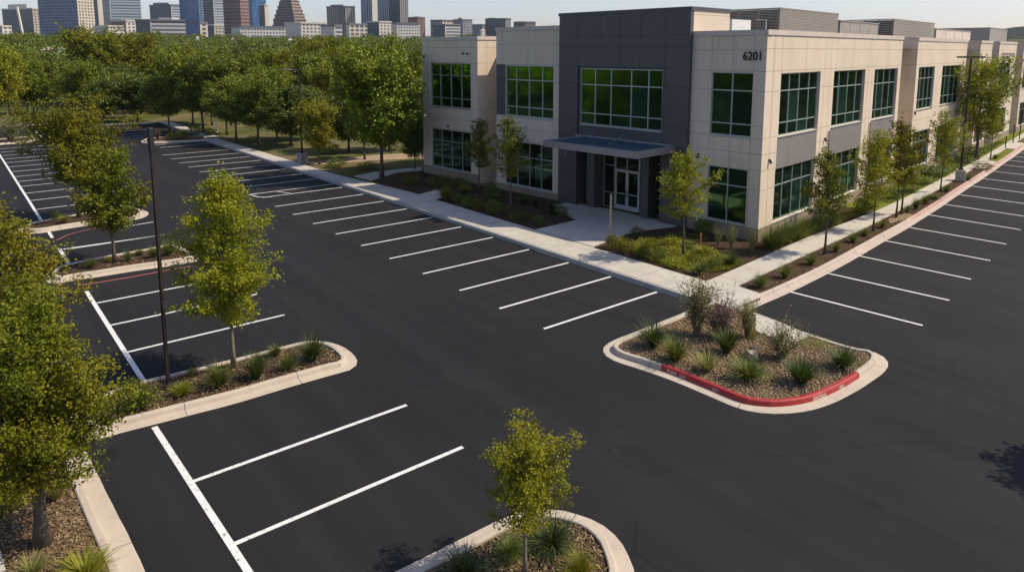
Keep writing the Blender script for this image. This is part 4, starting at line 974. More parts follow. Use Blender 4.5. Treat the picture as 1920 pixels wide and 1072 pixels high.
# ------------------------------------------------------------------ plants
def leaf_quads(c, size, up=.35, asp=.55):
    """one bent-free diamond leaf per centre, random facing with a lift to the sky"""
    n = len(c); nrm = rng.normal(size=(n, 3)); nrm[:, 2] = np.abs(nrm[:, 2]) + up; nrm /= np.linalg.norm(nrm, axis=1)[:, None]
    t = rng.normal(size=(n, 3)); a = np.cross(nrm, t); a /= np.linalg.norm(a, axis=1)[:, None]; b = np.cross(nrm, a)
    l = (np.asarray(size) * rng.uniform(.65, 1.3, n))[:, None]; w_ = l * asp
    return np.stack([c + a * l, c + b * w_ + a * l * .1, c - a * l * .8, c - b * w_ + a * l * .1], 1)
def limbs(H, hb, Rc, prof, nl, droop=.0, spread=1.0):
    """trunk and limb polylines of a young tree; Rc crown radius, prof(t) its outline from base to top"""
    ph = rng.uniform(0, 6.28, 2); tr = []
    top = H * .93; n = 9
    for i in range(n):
        t = i / (n - 1); tr.append((math.sin(t * 4 + ph[0]) * .02 * H * t, math.cos(t * 3.2 + ph[1]) * .02 * H * t, top * t))
    tr = np.array(tr); out = []
    for k in range(nl):
        t = (k + rng.uniform(.1, .9)) / nl; z0 = hb + (H * .92 - hb) * t; z0 -= .12 * (H - hb) * (1 - t) * 0
        b = np.array([np.interp(z0, tr[:, 2], tr[:, 0]), np.interp(z0, tr[:, 2], tr[:, 1]), z0 * .97])
        a = k * 2.399 + rng.uniform(-.4, .4); l = Rc * prof(t) * rng.uniform(.6, 1.28) * spread
        rise_ = l * (.25 + .75 * t) * rng.uniform(.6, 1.3) - droop * l
        m = 6; pts = []
        cr = rng.uniform(-.25, .25)
        for j in range(m):
            q = j / (m - 1); ang = a + cr * q; rr = l * q; pts.append(b + np.array([math.cos(ang) * rr, math.sin(ang) * rr, rise_ * q ** 1.25 - .04 * l * math.sin(q * 3.14)]))
        out.append(np.array(pts))
    return tr, out
def tree_mesh(name, H, hb, Rc, prof, nl, nleaf, lsize, cl, leaf, barkm='bark', trunk_r=None, sub=3, droop=0.0, tuft=.55, asp=.55, inner=.25, wide=True):
    tr, lb = limbs(H, hb, Rc, prof, nl, droop); r0 = trunk_r or H * .017; mb = MB(); nt_ = len(tr)
    mb.tube(tr, [r0 * (1.5 if i == 0 else 1) * (1 - .86 * i / (nt_ - 1)) for i in range(nt_)], 9)
    cen = []; wt = []
    for q in lb:
        z0 = q[0, 2]; rb = max(.012, r0 * .5 * (1 - z0 / H * .75)); mb.tube(q, [rb * (1 - .8 * j / 5) for j in range(6)], 5, cap=False)
        l = np.linalg.norm(q[-1] - q[0]); ns = max(2, int(l / (cl * .62)))
        for s in np.linspace(inner, 1.0, ns):
            j = min(4, int(s * 5)); p = q[j] + (q[j + 1] - q[j]) * (s * 5 - j); cen.append(p); wt.append(cl * (1.1 - .45 * s))
            for _ in range(sub):
                d = rng.normal(size=3); d[2] = abs(d[2]) * .7; d /= np.linalg.norm(d); e = p + d * cl * rng.uniform(.8, 1.9) * (1.15 - .4 * s)
                cen.append(e); wt.append(cl * rng.uniform(.45, .8))
                if _ == 0: mb.tube([p, (p + e) / 2 + rng.normal(size=3) * cl * .1, e], [rb * .3, rb * .2, .004], 4, cap=False)
    for z in np.linspace(H * .86, H * 1.0, 4):
        cen.append(np.array([np.interp(z, tr[:, 2], tr[:, 0]), np.interp(z, tr[:, 2], tr[:, 1]), z]) + rng.normal(size=3) * cl * .1); wt.append(cl * (.75 if z < H * .95 else .4))
    cen = np.array(cen); wt = np.array(wt); pr = wt ** 2 / (wt ** 2).sum(); idx = rng.choice(len(cen), nleaf, p=pr)
    g = rng.normal(size=(nleaf, 3)); g *= (np.abs(rng.normal(size=(nleaf, 1))) * tuft + .25) / np.linalg.norm(g, axis=1)[:, None]
    P = cen[idx] + g * wt[idx][:, None] * np.array([1, 1, .8]); P[:, 2] = np.maximum(P[:, 2], hb * .72)
    return mb.mesh(name + '_trunk', M[barkm], True), np_mesh(name + '_crown', leaf_quads(P, lsize, asp=asp), 4, M[leaf])
def put_tree(name, meshes, loc, sc, rz, label, group=None, cat='tree'):
    root = empty(name, loc, rz, label, cat, group); root.scale = sc if isinstance(sc, tuple) else (sc, sc, sc)
    link('trunk', meshes[0], root); link('crown', meshes[1], root); return root
oval = lambda t: math.sin(math.pi * min(1, .18 + t * .86)) ** .75
cone = lambda t: (1 - t) ** .8 * .95 + .14 if t > .12 else .75
egg = lambda t: (.55 + 1.9 * t if t < .24 else 1.0 * (1 - ((t - .24) / .76) ** 1.5) + .12)
roundp = lambda t: math.sqrt(max(.05, 1 - (2 * t - .95) ** 2))
GZ = .13
def treepx(base, top, half, z=GZ):
    b = at(*base, z); return b, hgt(top[0], top[1], b) - z, rad(half, b)
# the young tree on the long island
b, H, r = treepx((438, 688), (420, 303), 90)
put_tree('island_tree', tree_mesh('island_tree', H, 1.35, r * .92, lambda t: egg(t) * (1.06 - .35 * t), 38, 27000, .043, .31, 'leaf_olive', 'bark_pale', .062, 4), b, 1, 2.2, 'young olive green tree on the long island beside the brown pole', 'trees on the parking islands')
b, H, r = treepx((985, 1075), (985, 776), 106)
put_tree('island_tree', tree_mesh('front_tree', H * .93, .95, r * .84, oval, 26, 16000, .027, .18, 'leaf_olive', 'bark_pale', .04, 4, tuft=.5), b, 1, .6, 'small bushy tree on the nearest island at the bottom edge', 'trees on the parking islands')
# largest tree, lower left, and the one behind it
b, H, r = treepx((80, 1020), (110, 540), 165)
put_tree('shade_tree', tree_mesh('shade_tree', H, 1.2, r * .88, egg, 46, 66000, .035, .32, 'leaf_oak', 'bark', .125, 4), b, 1, 1.0, 'largest foreground tree with a thick trunk in the mulched bed', 'trees in the lower left bed')
b, H, r = treepx((-20, 830), (10, 338), 140)
put_tree('shade_tree', tree_mesh('shade_tree_b', H, 1.6, r, egg, 36, 30000, .05, .35, 'leaf_oak', 'bark', .12, 4), b, 1, 2.0, 'tree behind the largest one, cut by the left edge', 'trees in the lower left bed')
b, H, r = treepx((215, 492), (200, 288), 62)
put_tree('island_tree', tree_mesh('dark_tree', H, 1.3, r, roundp, 28, 14000, .068, .36, 'leaf_oak', 'bark', .075, 4), b, 1, .3, 'dark green tree with bare trunk on the middle island', 'trees on the parking islands')
b, H, r = treepx((148, 407), (128, 214), 84)
put_tree('island_tree', tree_mesh('lean_tree', H, 1.9, r, roundp, 32, 19000, .075, .45, 'leaf_oak', 'bark', .09, 4), b, 1, 1.3, 'bigger dark tree behind the middle island, over the white stall lines', 'trees on the parking islands')
# trees by the offices
sv = 0
for base, top, half, k, lab in (((1281, 482), (1285, 274), 52, 0, 'slender young tree in front of the corner block'), ((1546, 477), (1562, 272), 45, 1, 'first young street tree in the kerb strip, nearest the corner'),
        ((1637, 433), (1648, 232), 38, 2, 'second young street tree in the kerb strip'), ((1680, 409), (1706, 212), 40, 1, 'third young street tree, standing close to a twin trunk'),
        ((1690, 402), (1722, 240), 26, 0, 'thin twin trunk tree just behind the third street tree'), ((1763, 360), (1777, 196), 33, 2, 'young street tree just before the concrete light pole footing'),
        ((957, 402), (962, 204), 36, 1, 'slim shaded tree with pale trunk left of the entrance'), ((899, 364), (903, 217), 28, 1, 'narrower shaded tree before the left end block'), ((1857, 298), (1868, 190), 24, 0, 'thin trunk tree beyond the concrete light pole')):
    b, H, r = treepx(base, top, half, .15); sv += 1
    m = tree_mesh('side_tree_%d' % sv, H, H * (.36 if k != 2 else .30), r * .92, (egg, oval, cone)[sv % 3], 20 + 3 * (sv % 4), 6500, .055, .26, ('leaf_olive', 'leaf_oak', 'leaf_olive')[k], 'bark', .045 + .005 * (sv % 3), 3, tuft=.5 + .1 * (sv % 2))
    put_tree('young_tree', m, b, 1, base[0] * .37, lab, 'young trees planted along the offices')
big_v = [tree_mesh('park_oak_a', 8.0, 2.4, 3.5, roundp, 44, 26000, .14, .75, 'leaf_park', 'bark', .16, 4, inner=.35), tree_mesh('park_oak_b', 8.0, 2.4, 3.2, egg, 42, 24000, .14, .75, 'leaf_park', 'bark', .15, 4, inner=.35),
         tree_mesh('park_oak_c', 8.0, 2.2, 3.3, roundp, 42, 24000, .14, .7, 'leaf_yellow', 'bark', .15, 4, inner=.35), tree_mesh('park_oak_d', 8.0, 1.6, 2.9, egg, 42, 24000, .14, .7, 'leaf_dark', 'bark', .14, 4, inner=.3)]
def big(base, top, half, k, lab, name='park_tree', group='trees on the park lawn', z=GZ, vr=(3.5, 3.3, 3.4, 3.0)):
    b, H, r = treepx(base, top, half, z); s = r / vr[k]
    return put_tree(name, big_v[k], b, (s, s, H / 8.2), (base[0] * .77) % 6.28, lab, group)
b, H, r = treepx((1831, 300), (1845, 112), 58, .15)
put_tree('young_tree', tree_mesh('side_big', H, 2.3, r, roundp, 34, 12000, .10, .5, 'leaf_olive', 'bark', .13, 4), b, 1, .4, 'broad yellow green tree overlapping the light pole on the right', 'young trees planted along the offices')
PT = [((716, 334), (712, 122), 82, 0, 'big round tree with forked trunk nearest the left end of the offices'), ((778, 318), (778, 190), 30, 3, 'dark narrow tree squeezed against the left end of the offices'),
 ((654, 285), (640, 165), 48, 3, 'dark tree behind the forked tree'), ((684, 300), (690, 180), 40, 1, 'thin twin trunked tree left of the forked tree'), ((599, 309), (594, 196), 36, 2, 'yellowish tree beside the concrete lamp base'),
 ((546, 275), (530, 160), 50, 3, 'deep shaded tree left of the park lamp'), ((485, 269), (478, 158), 52, 0, 'tree with a pale forked trunk on the park lawn'), ((443, 263), (440, 150), 46, 1, 'middle park tree with a short dark trunk'),
 ((426, 253), (420, 128), 48, 0, 'tree just behind the short dark trunk'), ((381, 249), (385, 118), 56, 0, 'broad tree with the thickest trunk at the lot corner'), ((362, 232), (350, 130), 40, 1, 'tree left of the thickest trunk'),
 ((318, 247), (318, 140), 42, 1, 'thin pale trunked young tree by the far island'), ((259, 229), (255, 138), 40, 3, 'leaning trunk tree at the back of the lot'), ((233, 222), (228, 140), 34, 1, 'tree with a reddish trunk near the leaning one'),
 ((196, 232), (194, 148), 34, 3, 'dark bell shaped tree at the back kerb'), ((159, 219), (150, 128), 36, 0, 'tree with leaning trunk on the sunny lawn'), ((92, 214), (100, 128), 36, 0, 'round tree right of three slim trunks'),
 ((71, 217), (75, 120), 28, 1, 'rightmost of three slim trunks on the left lawn'), ((64, 217), (62, 122), 28, 0, 'middle of three slim trunks on the left lawn'), ((53, 217), (50, 122), 28, 1, 'leftmost of three slim trunks on the left lawn'),
 ((18, 222), (12, 110), 34, 2, 'yellow green tree near the left edge'), ((-2, 241), (-5, 92), 40, 2, 'tall yellowish tree cut by the left edge'), ((398, 235), (410, 125), 36, 1, 'small tree between the park trunks'), ((520, 262), (560, 150), 30, 0, 'tree behind the park lamp arm'),
 ((575, 262), (600, 168), 40, 1, 'tree behind the yellowish lamp side tree'), ((730, 285), (735, 150), 40, 0, 'tree standing behind the forked tree crown'), ((768, 282), (775, 140), 34, 1, 'tree behind the dark narrow tree')]
for t in PT: big(*t)
# canopy between the park and the far trees: each tree its own object
fv = []
for k, (lf, mk) in enumerate((('leaf_park', roundp), ('leaf_yellow', egg), ('leaf_dark', roundp), ('leaf_park', egg), ('leaf_oak', roundp), ('leaf_dark', cone))):
    t_, c_ = tree_mesh('canopy_%d' % k, 8.5, 1.6, 3.9 if mk is not cone else 3.0, mk, 30, 15000, .2, 1.0, lf, 'bark', .16, 3, inner=.45, tuft=.6)
    me = bpy.data.meshes.new('canopy_tree'); bm = bmesh.new(); bm.from_mesh(c_); nf = len(bm.faces); bm.from_mesh(t_); bm.faces.ensure_lookup_table()
    for i, f in enumerate(bm.faces): f.material_index = 0 if i < nf else 1
    bm.to_mesh(me); bm.free(); me.materials.append(M[lf]); me.materials.append(M['bark']); fv.append(me)
FL = ['olive green rounded tree in the canopy between park and skyline', 'yellow green tree standing out in the canopy between park and skyline', 'dark green tree in the canopy between park and skyline', 'tall olive tree in the canopy between park and skyline', 'fresh green rounded tree in the canopy between park and skyline', 'dark pointed tree in the canopy between park and skyline']
taken = [at(*t[0], GZ) for t in PT]; cand = []
def blocked(x, y):
    """behind the offices from the survey point"""
    a = math.atan2(y, x); return a < math.atan2(1.987 + 2.3, 3.257 - .1)
for i in range(-40, 40):
    for j in range(-40, 60):
        x = i * 10.2 + rng.uniform(-3.4, 3.4) + (j % 2) * 4.5; y = j * 9.4 + rng.uniform(-3.2, 3.2); d = math.hypot(x, y); ang = math.degrees(math.atan2(y, x)) - math.degrees(YAW + 0)
        az = math.degrees(math.atan2(y, x)) - math.degrees(math.atan2(math.sin(YAW), math.cos(YAW)))
        if not (3 < az < 41): continue
        if (x / S < 1.6 and y < 14.2 * S) or y < 10.9 * S or (x / S > 2.2 and y < 9.5 * S and x < 5.6 * S) or d < 100 or d > 205: continue
        if any((Vector((x, y, 0)) - Vector((p.x, p.y, 0))).length < 6.0 for p in taken): continue
        if d < 140 and rng.uniform() < .2: continue
        cand.append((d, x, y))
cand.sort(); print('canopy candidates', len(cand)); cand = cand[:265]
for d, x, y in cand:
    k = int(rng.choice(6, p=[.28, .16, .14, .16, .18, .08])); z = max(.1, terr_z(x, y)); s = rng.uniform(.68, 1.16) if d < 150 else rng.uniform(.62, 1.0); s = min(s, (S + 31 / FPX * d - z) / 10.6)
    o = link('canopy_tree', fv[k], None, (x, y, z)); o.scale = (s * rng.uniform(.9, 1.1), s, s * rng.uniform(.9, 1.15)); o.rotation_euler = (0, 0, rng.uniform(0, 6.28)); tag(o, FL[k], 'tree', 'canopy trees between the park and the skyline')
dmax = cand[-1][0]
# the distant wood reads as one mass
def wood(name, pts, big_leaf, mats, n=300):
    lod = []
    for k in range(5):
        c = rng.normal(size=(n, 3)); c /= np.linalg.norm(c, axis=1)[:, None]; c *= (rng.uniform(.35, 1, (n, 1)) ** .5); lump = 1 + .22 * np.sin(c[:, :1] * 5 + k) * np.cos(c[:, 1:2] * 4.3 + k * 2) + .12 * np.sin(c[:, 2:] * 7 + k)
        c = c * lump * np.array([4.2, 4.2, 3.3]); c[:, 2] += 5.0; c[:, 2] = np.maximum(c[:, 2], 1.0); lod.append(leaf_quads(c, big_leaf, up=.5, asp=.7))
    V = []; mi = []
    for x, y in pts:
        q = lod[rng.integers(5)]; s = rng.uniform(.6, 1.08) * (1.25 if rng.uniform() < .07 else 1); a = rng.uniform(0, 6.28); c, sn = math.cos(a), math.sin(a); W = q * s
        W = np.stack([W[..., 0] * c - W[..., 1] * sn + x, W[..., 0] * sn + W[..., 1] * c + y, W[..., 2] * rng.uniform(.9, 1.15) + terr_z(x, y)], -1); V.append(W.astype(np.float32)); mi += [int(rng.choice(len(mats), p=[.5, .2, .3]))] * len(q)
    o = link(name, np_mesh(name, np.concatenate(V), 4, [M[m] for m in mats], mi)); o['kind'] = 'stuff'; return o
pts = []
for r in np.arange(dmax + 4, 760, 10.0):
    step = 10 if r < 300 else 11.5; n = int(r * R(48) / step)
    for k in range(n):
        az = R(-4) + R(47) * (k + rng.uniform(0, 1)) / n + YAW; rr = r + rng.uniform(-4, 4); x, y = rr * math.cos(az), rr * math.sin(az)
        cl = math.hypot(x - at(615, 150, 0).x * 0 - 250 * math.cos(YAW + R(14.4)), y - 250 * math.sin(YAW + R(14.4)))
        if cl < 16: continue
        if rr > 330 and rng.uniform() < .25: continue
        pts.append((x, y))
print('wood', len(pts)); wood('distant_wood', pts, .42, ['leaf_far', 'leaf_oak', 'leaf_dark'], 480)
# woods to the left and right of the view (they stand in the window reflections)
pts = []
for r in np.arange(95, 170, 8.5):
    for az in np.arange(100, 262, 480 / r):
        x, y = r * math.cos(R(az)) + rng.uniform(-3, 3), r * math.sin(R(az)) + rng.uniform(-3, 3); pts.append((x, y))
for r in np.arange(120, 180, 9):
    for az in np.arange(268, 362, 500 / r):
        x, y = r * math.cos(R(az)) + rng.uniform(-3, 3), r * math.sin(R(az)) + rng.uniform(-3, 3)
        if y < 1.0 * S: pts.append((x, y))
wood('surrounding_wood', pts, .40, ['leaf_park', 'leaf_yellow', 'leaf_far'], 700)
island('edge', [tuple(np.array([960, CPY]) + FPX * np.array([d @ RV, -(d @ UV_)]) / (d @ FV)) for d in [np.array([2.33 * S + .9 * math.cos(a) , .15 * S + .95 * math.sin(a), -S]) for a in np.linspace(0, 6.28, 13)[:-1]]], 'round tree island just outside the right edge', gw=.2, kw=.15, step=.25)
# tree outside the frame whose shade falls at the lower right
b = U(2.275, .18, 0)
for k_, (dx, dy) in enumerate(((0.0, 0),)):
    put_tree('shade_tree', tree_mesh('edge_tree', 4.9, 2.0, .95, roundp, 26, 4500, .075, .3, 'leaf_oak', 'bark', .09, 4), b, 1, 0, 'tree just outside the right edge, known by its shadow on the asphalt', 'trees beside the right drive')

# ------------------------------------------------------------------ shrubs, tufts and ground cover
def blades(n, H, Rr, wd, curl=.5, base=.12):
    """fountain of tapering grass blades, three segments each"""
    a = rng.uniform(0, 6.28, n); lean = 1.3 * np.sqrt(rng.uniform(0, 1, n)); l = H * rng.uniform(.6, 1.15, n); br = base * np.sqrt(rng.uniform(0, 1, n)); ba = rng.uniform(0, 6.28, n)
    d = np.stack([np.cos(a), np.sin(a)], -1); V = []; q = np.stack([-np.sin(a), np.cos(a)], -1); pr = None
    pts = []
    for t in (0, .4, .75, 1.0):
        h = l * t * np.cos(lean * (.5 + curl * t)); o = l * t * np.sin(lean * (.6 + curl * t)) * (Rr / H * 1.25)
        pts.append(np.stack([np.cos(ba) * br + d[:, 0] * o, np.sin(ba) * br + d[:, 1] * o, h], -1))
    out = []
    for i in range(3):
        w0 = wd * (1 - .28 * i); w1 = wd * (1 - .28 * (i + 1)) if i < 2 else wd * .08; Q = np.concatenate([q, np.zeros((n, 1))], 1)
        out.append(np.stack([pts[i] - Q * w0, pts[i] + Q * w0, pts[i + 1] + Q * w1, pts[i + 1] - Q * w1], 1))
    return np.concatenate(out)
def tuft_mesh(n, wd, m, curl=.5): return np_mesh('tuft', blades(n, 1.0, 1.0, wd, curl), 4, M[m])
def dome_mesh(n, ls, m, flat=1.0):
    c = rng.normal(size=(n, 3)); c /= np.linalg.norm(c, axis=1)[:, None]; c *= rng.uniform(.25, 1, (n, 1)) ** .45
    lump = 1 + .2 * np.sin(c[:, :1] * 6 + 1) * np.cos(c[:, 1:2] * 5) + .14 * np.sin(c[:, 2:] * 8 + c[:, :1] * 3); c = c * lump; c[:, 2] = (c[:, 2] * .55 + .5) * flat; c[:, 2] = np.maximum(c[:, 2], .02)
    return np_mesh('dome', leaf_quads(c * np.array([1, 1, 1]), ls, up=.4, asp=.4), 4, M[m])
def twig_mesh(ns, leaf_n, m, leafm, spread=.5):
    mb = MB(); tips = []
    for k in range(ns):
        a = rng.uniform(0, 6.28); s = rng.uniform(.1, 1) * spread; h = rng.uniform(.6, 1.0); P = [Vector((math.cos(a) * .06, math.sin(a) * .06, 0))]
        for t in (.35, .7, 1.0): P.append(Vector((math.cos(a) * s * t ** 1.3 + rng.normal() * .03, math.sin(a) * s * t ** 1.3 + rng.normal() * .03, h * t)))
        mb.tube(P, [.013, .010, .007, .003], 4, cap=False)
        for _ in range(4):
            i = int(rng.integers(1, 4)); q = P[i]; e = q + Vector((rng.normal() * .16, rng.normal() * .16, abs(rng.normal()) * .18)); mb.tube([q, e], [.006, .002], 3, cap=False); tips += [q, e, (q + e) / 2]
        tips += P[2:]
    me0 = mb.mesh('twigs', M[m]); T = np.array([tuple(t) for t in tips]); P = T[rng.integers(len(T), size=leaf_n)] + rng.normal(size=(leaf_n, 3)) * .05; P[:, 2] = np.maximum(P[:, 2], .03)
    return me0, np_mesh('leaves', leaf_quads(P, .03, asp=.4), 4, M[leafm])
TUFT = {'green': [tuft_mesh(330, .024, 'blade', .35), tuft_mesh(300, .026, 'blade', .5)], 'dark': [tuft_mesh(380, .023, 'blade_dark', .3), tuft_mesh(360, .022, 'blade_dark', .45)], 'pale': [tuft_mesh(280, .022, 'blade_pale', .4), tuft_mesh(260, .022, 'blade_pale', .3)],
        'yellow': [tuft_mesh(330, .024, 'blade_yellow', .4), tuft_mesh(340, .024, 'blade_yellow', .5)], 'big': [tuft_mesh(420, .016, 'blade_dark', .7), tuft_mesh(400, .016, 'blade', .7)]}
DOME = {'dark': [dome_mesh(1100, .085, 'leaf_dark'), dome_mesh(1000, .09, 'leaf_dark')], 'green': [dome_mesh(1000, .085, 'leaf_oak'), dome_mesh(1100, .08, 'leaf_oak')], 'yellow': [dome_mesh(1000, .09, 'blade_yellow'), dome_mesh(900, .09, 'leaf_yellow')]}
TWIG = {'grey': [twig_mesh(60, 3200, 'twig', 'blade_pale'), twig_mesh(56, 2400, 'twig', 'blade_pale', .7)], 'brown': [twig_mesh(70, 3000, 'twig_brown', 'twig_brown', .7)], 'pale': [twig_mesh(26, 900, 'blade_pale', 'blade_pale', .4)]}
cnt = [0]
def shrub(base, w_, h_, kind, label, group, z=BZ):
    """base pixel (foot), width and height in pixels; kind 'tuft:green' etc."""
    cnt[0] += 1; b = at(*base, z); W_ = rad(w_, b) / 2; Hh = max(.15, hgt(base[0], base[1] - h_, b) - z); typ, col = kind.split(':'); rz = cnt[0] * 1.9
    if typ == 'tuft': m = TUFT[col][cnt[0] % 2]; o = link('grass_tuft', m, None, b); o.scale = (W_ * 1.3, W_ * 1.3, Hh * 1.0); tag(o, label, 'ornamental grass', group)
    elif typ == 'dome': m = DOME[col][cnt[0] % 2]; o = link('shrub', m, None, b); o.scale = (W_ * .98, W_ * .98, Hh * .98); tag(o, label, 'shrub', group)
    else:
        ms = TWIG[col][cnt[0] % len(TWIG[col])]; o = empty('twiggy_shrub', b, 0, label, 'shrub', group); link('stems', ms[0], o); link('foliage', ms[1], o); o.scale = (W_ * 2.0, W_ * 2.0, Hh * 1.0)
    o.rotation_euler = (0, 0, rz); return o
IZ = KH - .06
G1 = 'plants on the long pole island'
for a in [((266, 763), 58, 46, 'tuft:green', 'wide green grass tuft at the left end of the pole island'), ((342, 741), 40, 28, 'tuft:yellow', 'yellowish low tuft just right of the brown pole'), ((411, 725), 54, 50, 'tuft:green', 'grey green tuft between brown pole and young tree'),
          ((482, 710), 50, 54, 'tuft:dark', 'tall dark green tuft just right of the young tree trunk'), ((541, 693), 34, 36, 'tuft:green', 'small bright tuft near the tip of the pole island'), ((517, 667), 30, 24, 'tuft:green', 'small tuft at the back kerb of the pole island'),
          ((586, 677), 54, 58, 'tuft:dark', 'largest tuft at the rounded tip of the pole island'), ((362, 703), 20, 16, 'dome:green', 'tiny low green plant behind the pole island tufts'), ((248, 735), 36, 26, 'dome:dark', 'dark low shrub at the shaded back of the pole island')]:
    shrub(*a[0:1], *a[1:], G1, IZ)
G2 = 'plants on the middle island'
for a in [((170, 503), 26, 22, 'tuft:green', 'leftmost grass tuft on the middle island'), ((240, 490), 18, 27, 'tuft:green', 'narrow upright tuft right of the bare trunk'), ((262, 478), 20, 12, 'tuft:green', 'flat little tuft at the middle island back kerb'), ((287, 483), 22, 25, 'tuft:green', 'tuft half hidden by the brown pole'),
          ((316, 479), 32, 32, 'tuft:green', 'biggest tuft at the round end of the middle island'), ((205, 490), 22, 9, 'dome:green', 'flat green plant at the foot of the bare trunk'), ((120, 418), 20, 18, 'tuft:yellow', 'bright tuft on the island under the dark trees'), ((105, 412), 20, 16, 'dome:dark', 'dark bush on the island under the dark trees')]: shrub(*a, G2, IZ)
G3 = 'plants on the nearest island'
for a in [((870, 1090), 80, 74, 'tuft:big', 'spiky dark tuft at the left of the nearest island'), ((957, 1042), 60, 48, 'tuft:big', 'green tuft behind the small bushy tree trunk'), ((1035, 1028), 88, 66, 'tuft:big', 'wide arching tuft right of the small bushy tree'), ((1086, 1080), 58, 50, 'tuft:yellow', 'bright green bush at the right of the nearest island')]: shrub(*a, G3, IZ)
G4 = 'plants in the lower left bed'
for a in [((12, 962), 60, 66, 'dome:dark', 'dark shrub left of the thick trunk'), ((106, 938), 48, 55, 'tuft:pale', 'thin dry grass clump right of the thick trunk'), ((158, 1085), 90, 46, 'tuft:yellow', 'green grass clump at the bottom of the big bed'), ((60, 1080), 60, 40, 'tuft:pale', 'straw coloured clump below the thick trunk'), ((245, 770), 30, 28, 'tuft:green', 'tuft by the kerb corner beneath the largest tree')]: shrub(*a, G4, IZ)
G5 = 'shrubs on the red kerb gravel island'
for a in [((1225, 651), 52, 54, 'tuft:dark', 'dark green spiky shrub at the left end of the gravel island'), ((1266, 677), 50, 46, 'tuft:green', 'grey green tuft second from the left on the gravel island'), ((1325, 697), 46, 40, 'tuft:pale', 'faded tuft just above the red kerb words'), ((1363, 662), 46, 50, 'tuft:dark', 'dark tuft in the middle of the gravel island'),
          ((1403, 712), 58, 46, 'tuft:green', 'wide olive tuft in front of the pale boulder'), ((1502, 719), 60, 50, 'tuft:dark', 'round dark tuft right of the pale boulder'), ((1579, 690), 52, 46, 'tuft:dark', 'dark tuft at the right tip of the gravel island'),
          ((1305, 630), 62, 94, 'twig:grey', 'tallest grey twiggy shrub at the back of the gravel island'), ((1347, 633), 58, 64, 'twig:brown', 'purplish brown twiggy shrub beside the tall grey one'), ((1400, 633), 42, 62, 'twig:grey', 'pale twiggy shrub by the concrete strip'),
          ((1467, 672), 64, 58, 'twig:grey', 'bare grey branching shrub right of the concrete strip'), ((1408, 634), 22, 16, 'dome:green', 'small green plant below the pale twiggy shrub')]: shrub(a[0], a[1] * 1.15, a[2] * 1.04, a[3], a[4], G5, IZ)
G6 = 'tufts along the kerb strip'
ORD = ['first', 'second', 'third', 'fourth', 'fifth', 'sixth', 'seventh', 'eighth', 'ninth', 'tenth', 'eleventh', 'twelfth', 'thirteenth', 'fourteenth']
for i, a in enumerate([((1424, 539), 31, 30), ((1471, 521), 28, 28), ((1520, 496), 25, 25), ((1567, 472), 21, 22), ((1599, 454), 22, 21), ((1620, 442), 21, 14), ((1654, 427), 18, 19), ((1700, 400), 16, 18), ((1717, 392), 18, 26), ((1735, 382), 20, 18), ((1750, 373), 24, 12), ((1774, 359), 18, 14), ((1814, 338), 17, 14)]):
    shrub(*a, 'tuft:' + ('green' if i not in (8,) else 'dark'), ORD[i] + ' round grass tuft in the kerb strip, counted from the corner', G6)
shrub((1866, 298), 14, 10, 'tuft:green', 'single tuft in the lawn strip past the light pole', G6); shrub((1842, 318), 36, 14, 'dome:green', 'low dark shrub in the strip past the light pole', G6)
G7 = 'shrubs against the side wall'
for i, (x, y, w_, h_) in enumerate([(1444, 466, 34, 38), (1459, 461, 30, 38), (1475, 455, 32, 38), (1491, 449, 32, 36), (1505, 443, 30, 36), (1521, 438, 30, 34), (1535, 433, 28, 32), (1549, 427, 26, 30), (1562, 421, 24, 26)]):
    shrub((x, y), w_ * 1.35, h_ * 1.1, 'tuft:' + ('green', 'green', 'dark')[i % 3], ORD[i] + ' spiky shrub of the row along the side wall', G7)
for a in [((1614, 401), 30, 36, 'dome:green', 'rounded bush past the first street tree'), ((1630, 392), 36, 26, 'dome:green', 'broad low bush behind the second street tree'), ((1671, 372), 34, 18, 'dome:dark', 'dark low bush near the twin trunks'), ((1722, 343), 54, 14, 'dome:dark', 'flat dark hedge on the side lawn'),
          ((1747, 329), 62, 20, 'dome:dark', 'long dark hedge under the side windows'), ((1820, 295), 44, 22, 'dome:dark', 'dark shrub below the broad yellow green tree'), ((1812, 306), 36, 14, 'dome:dark', 'low shrub behind the light pole')]: shrub(*a, G7)
G8 = 'plants around the building corner'
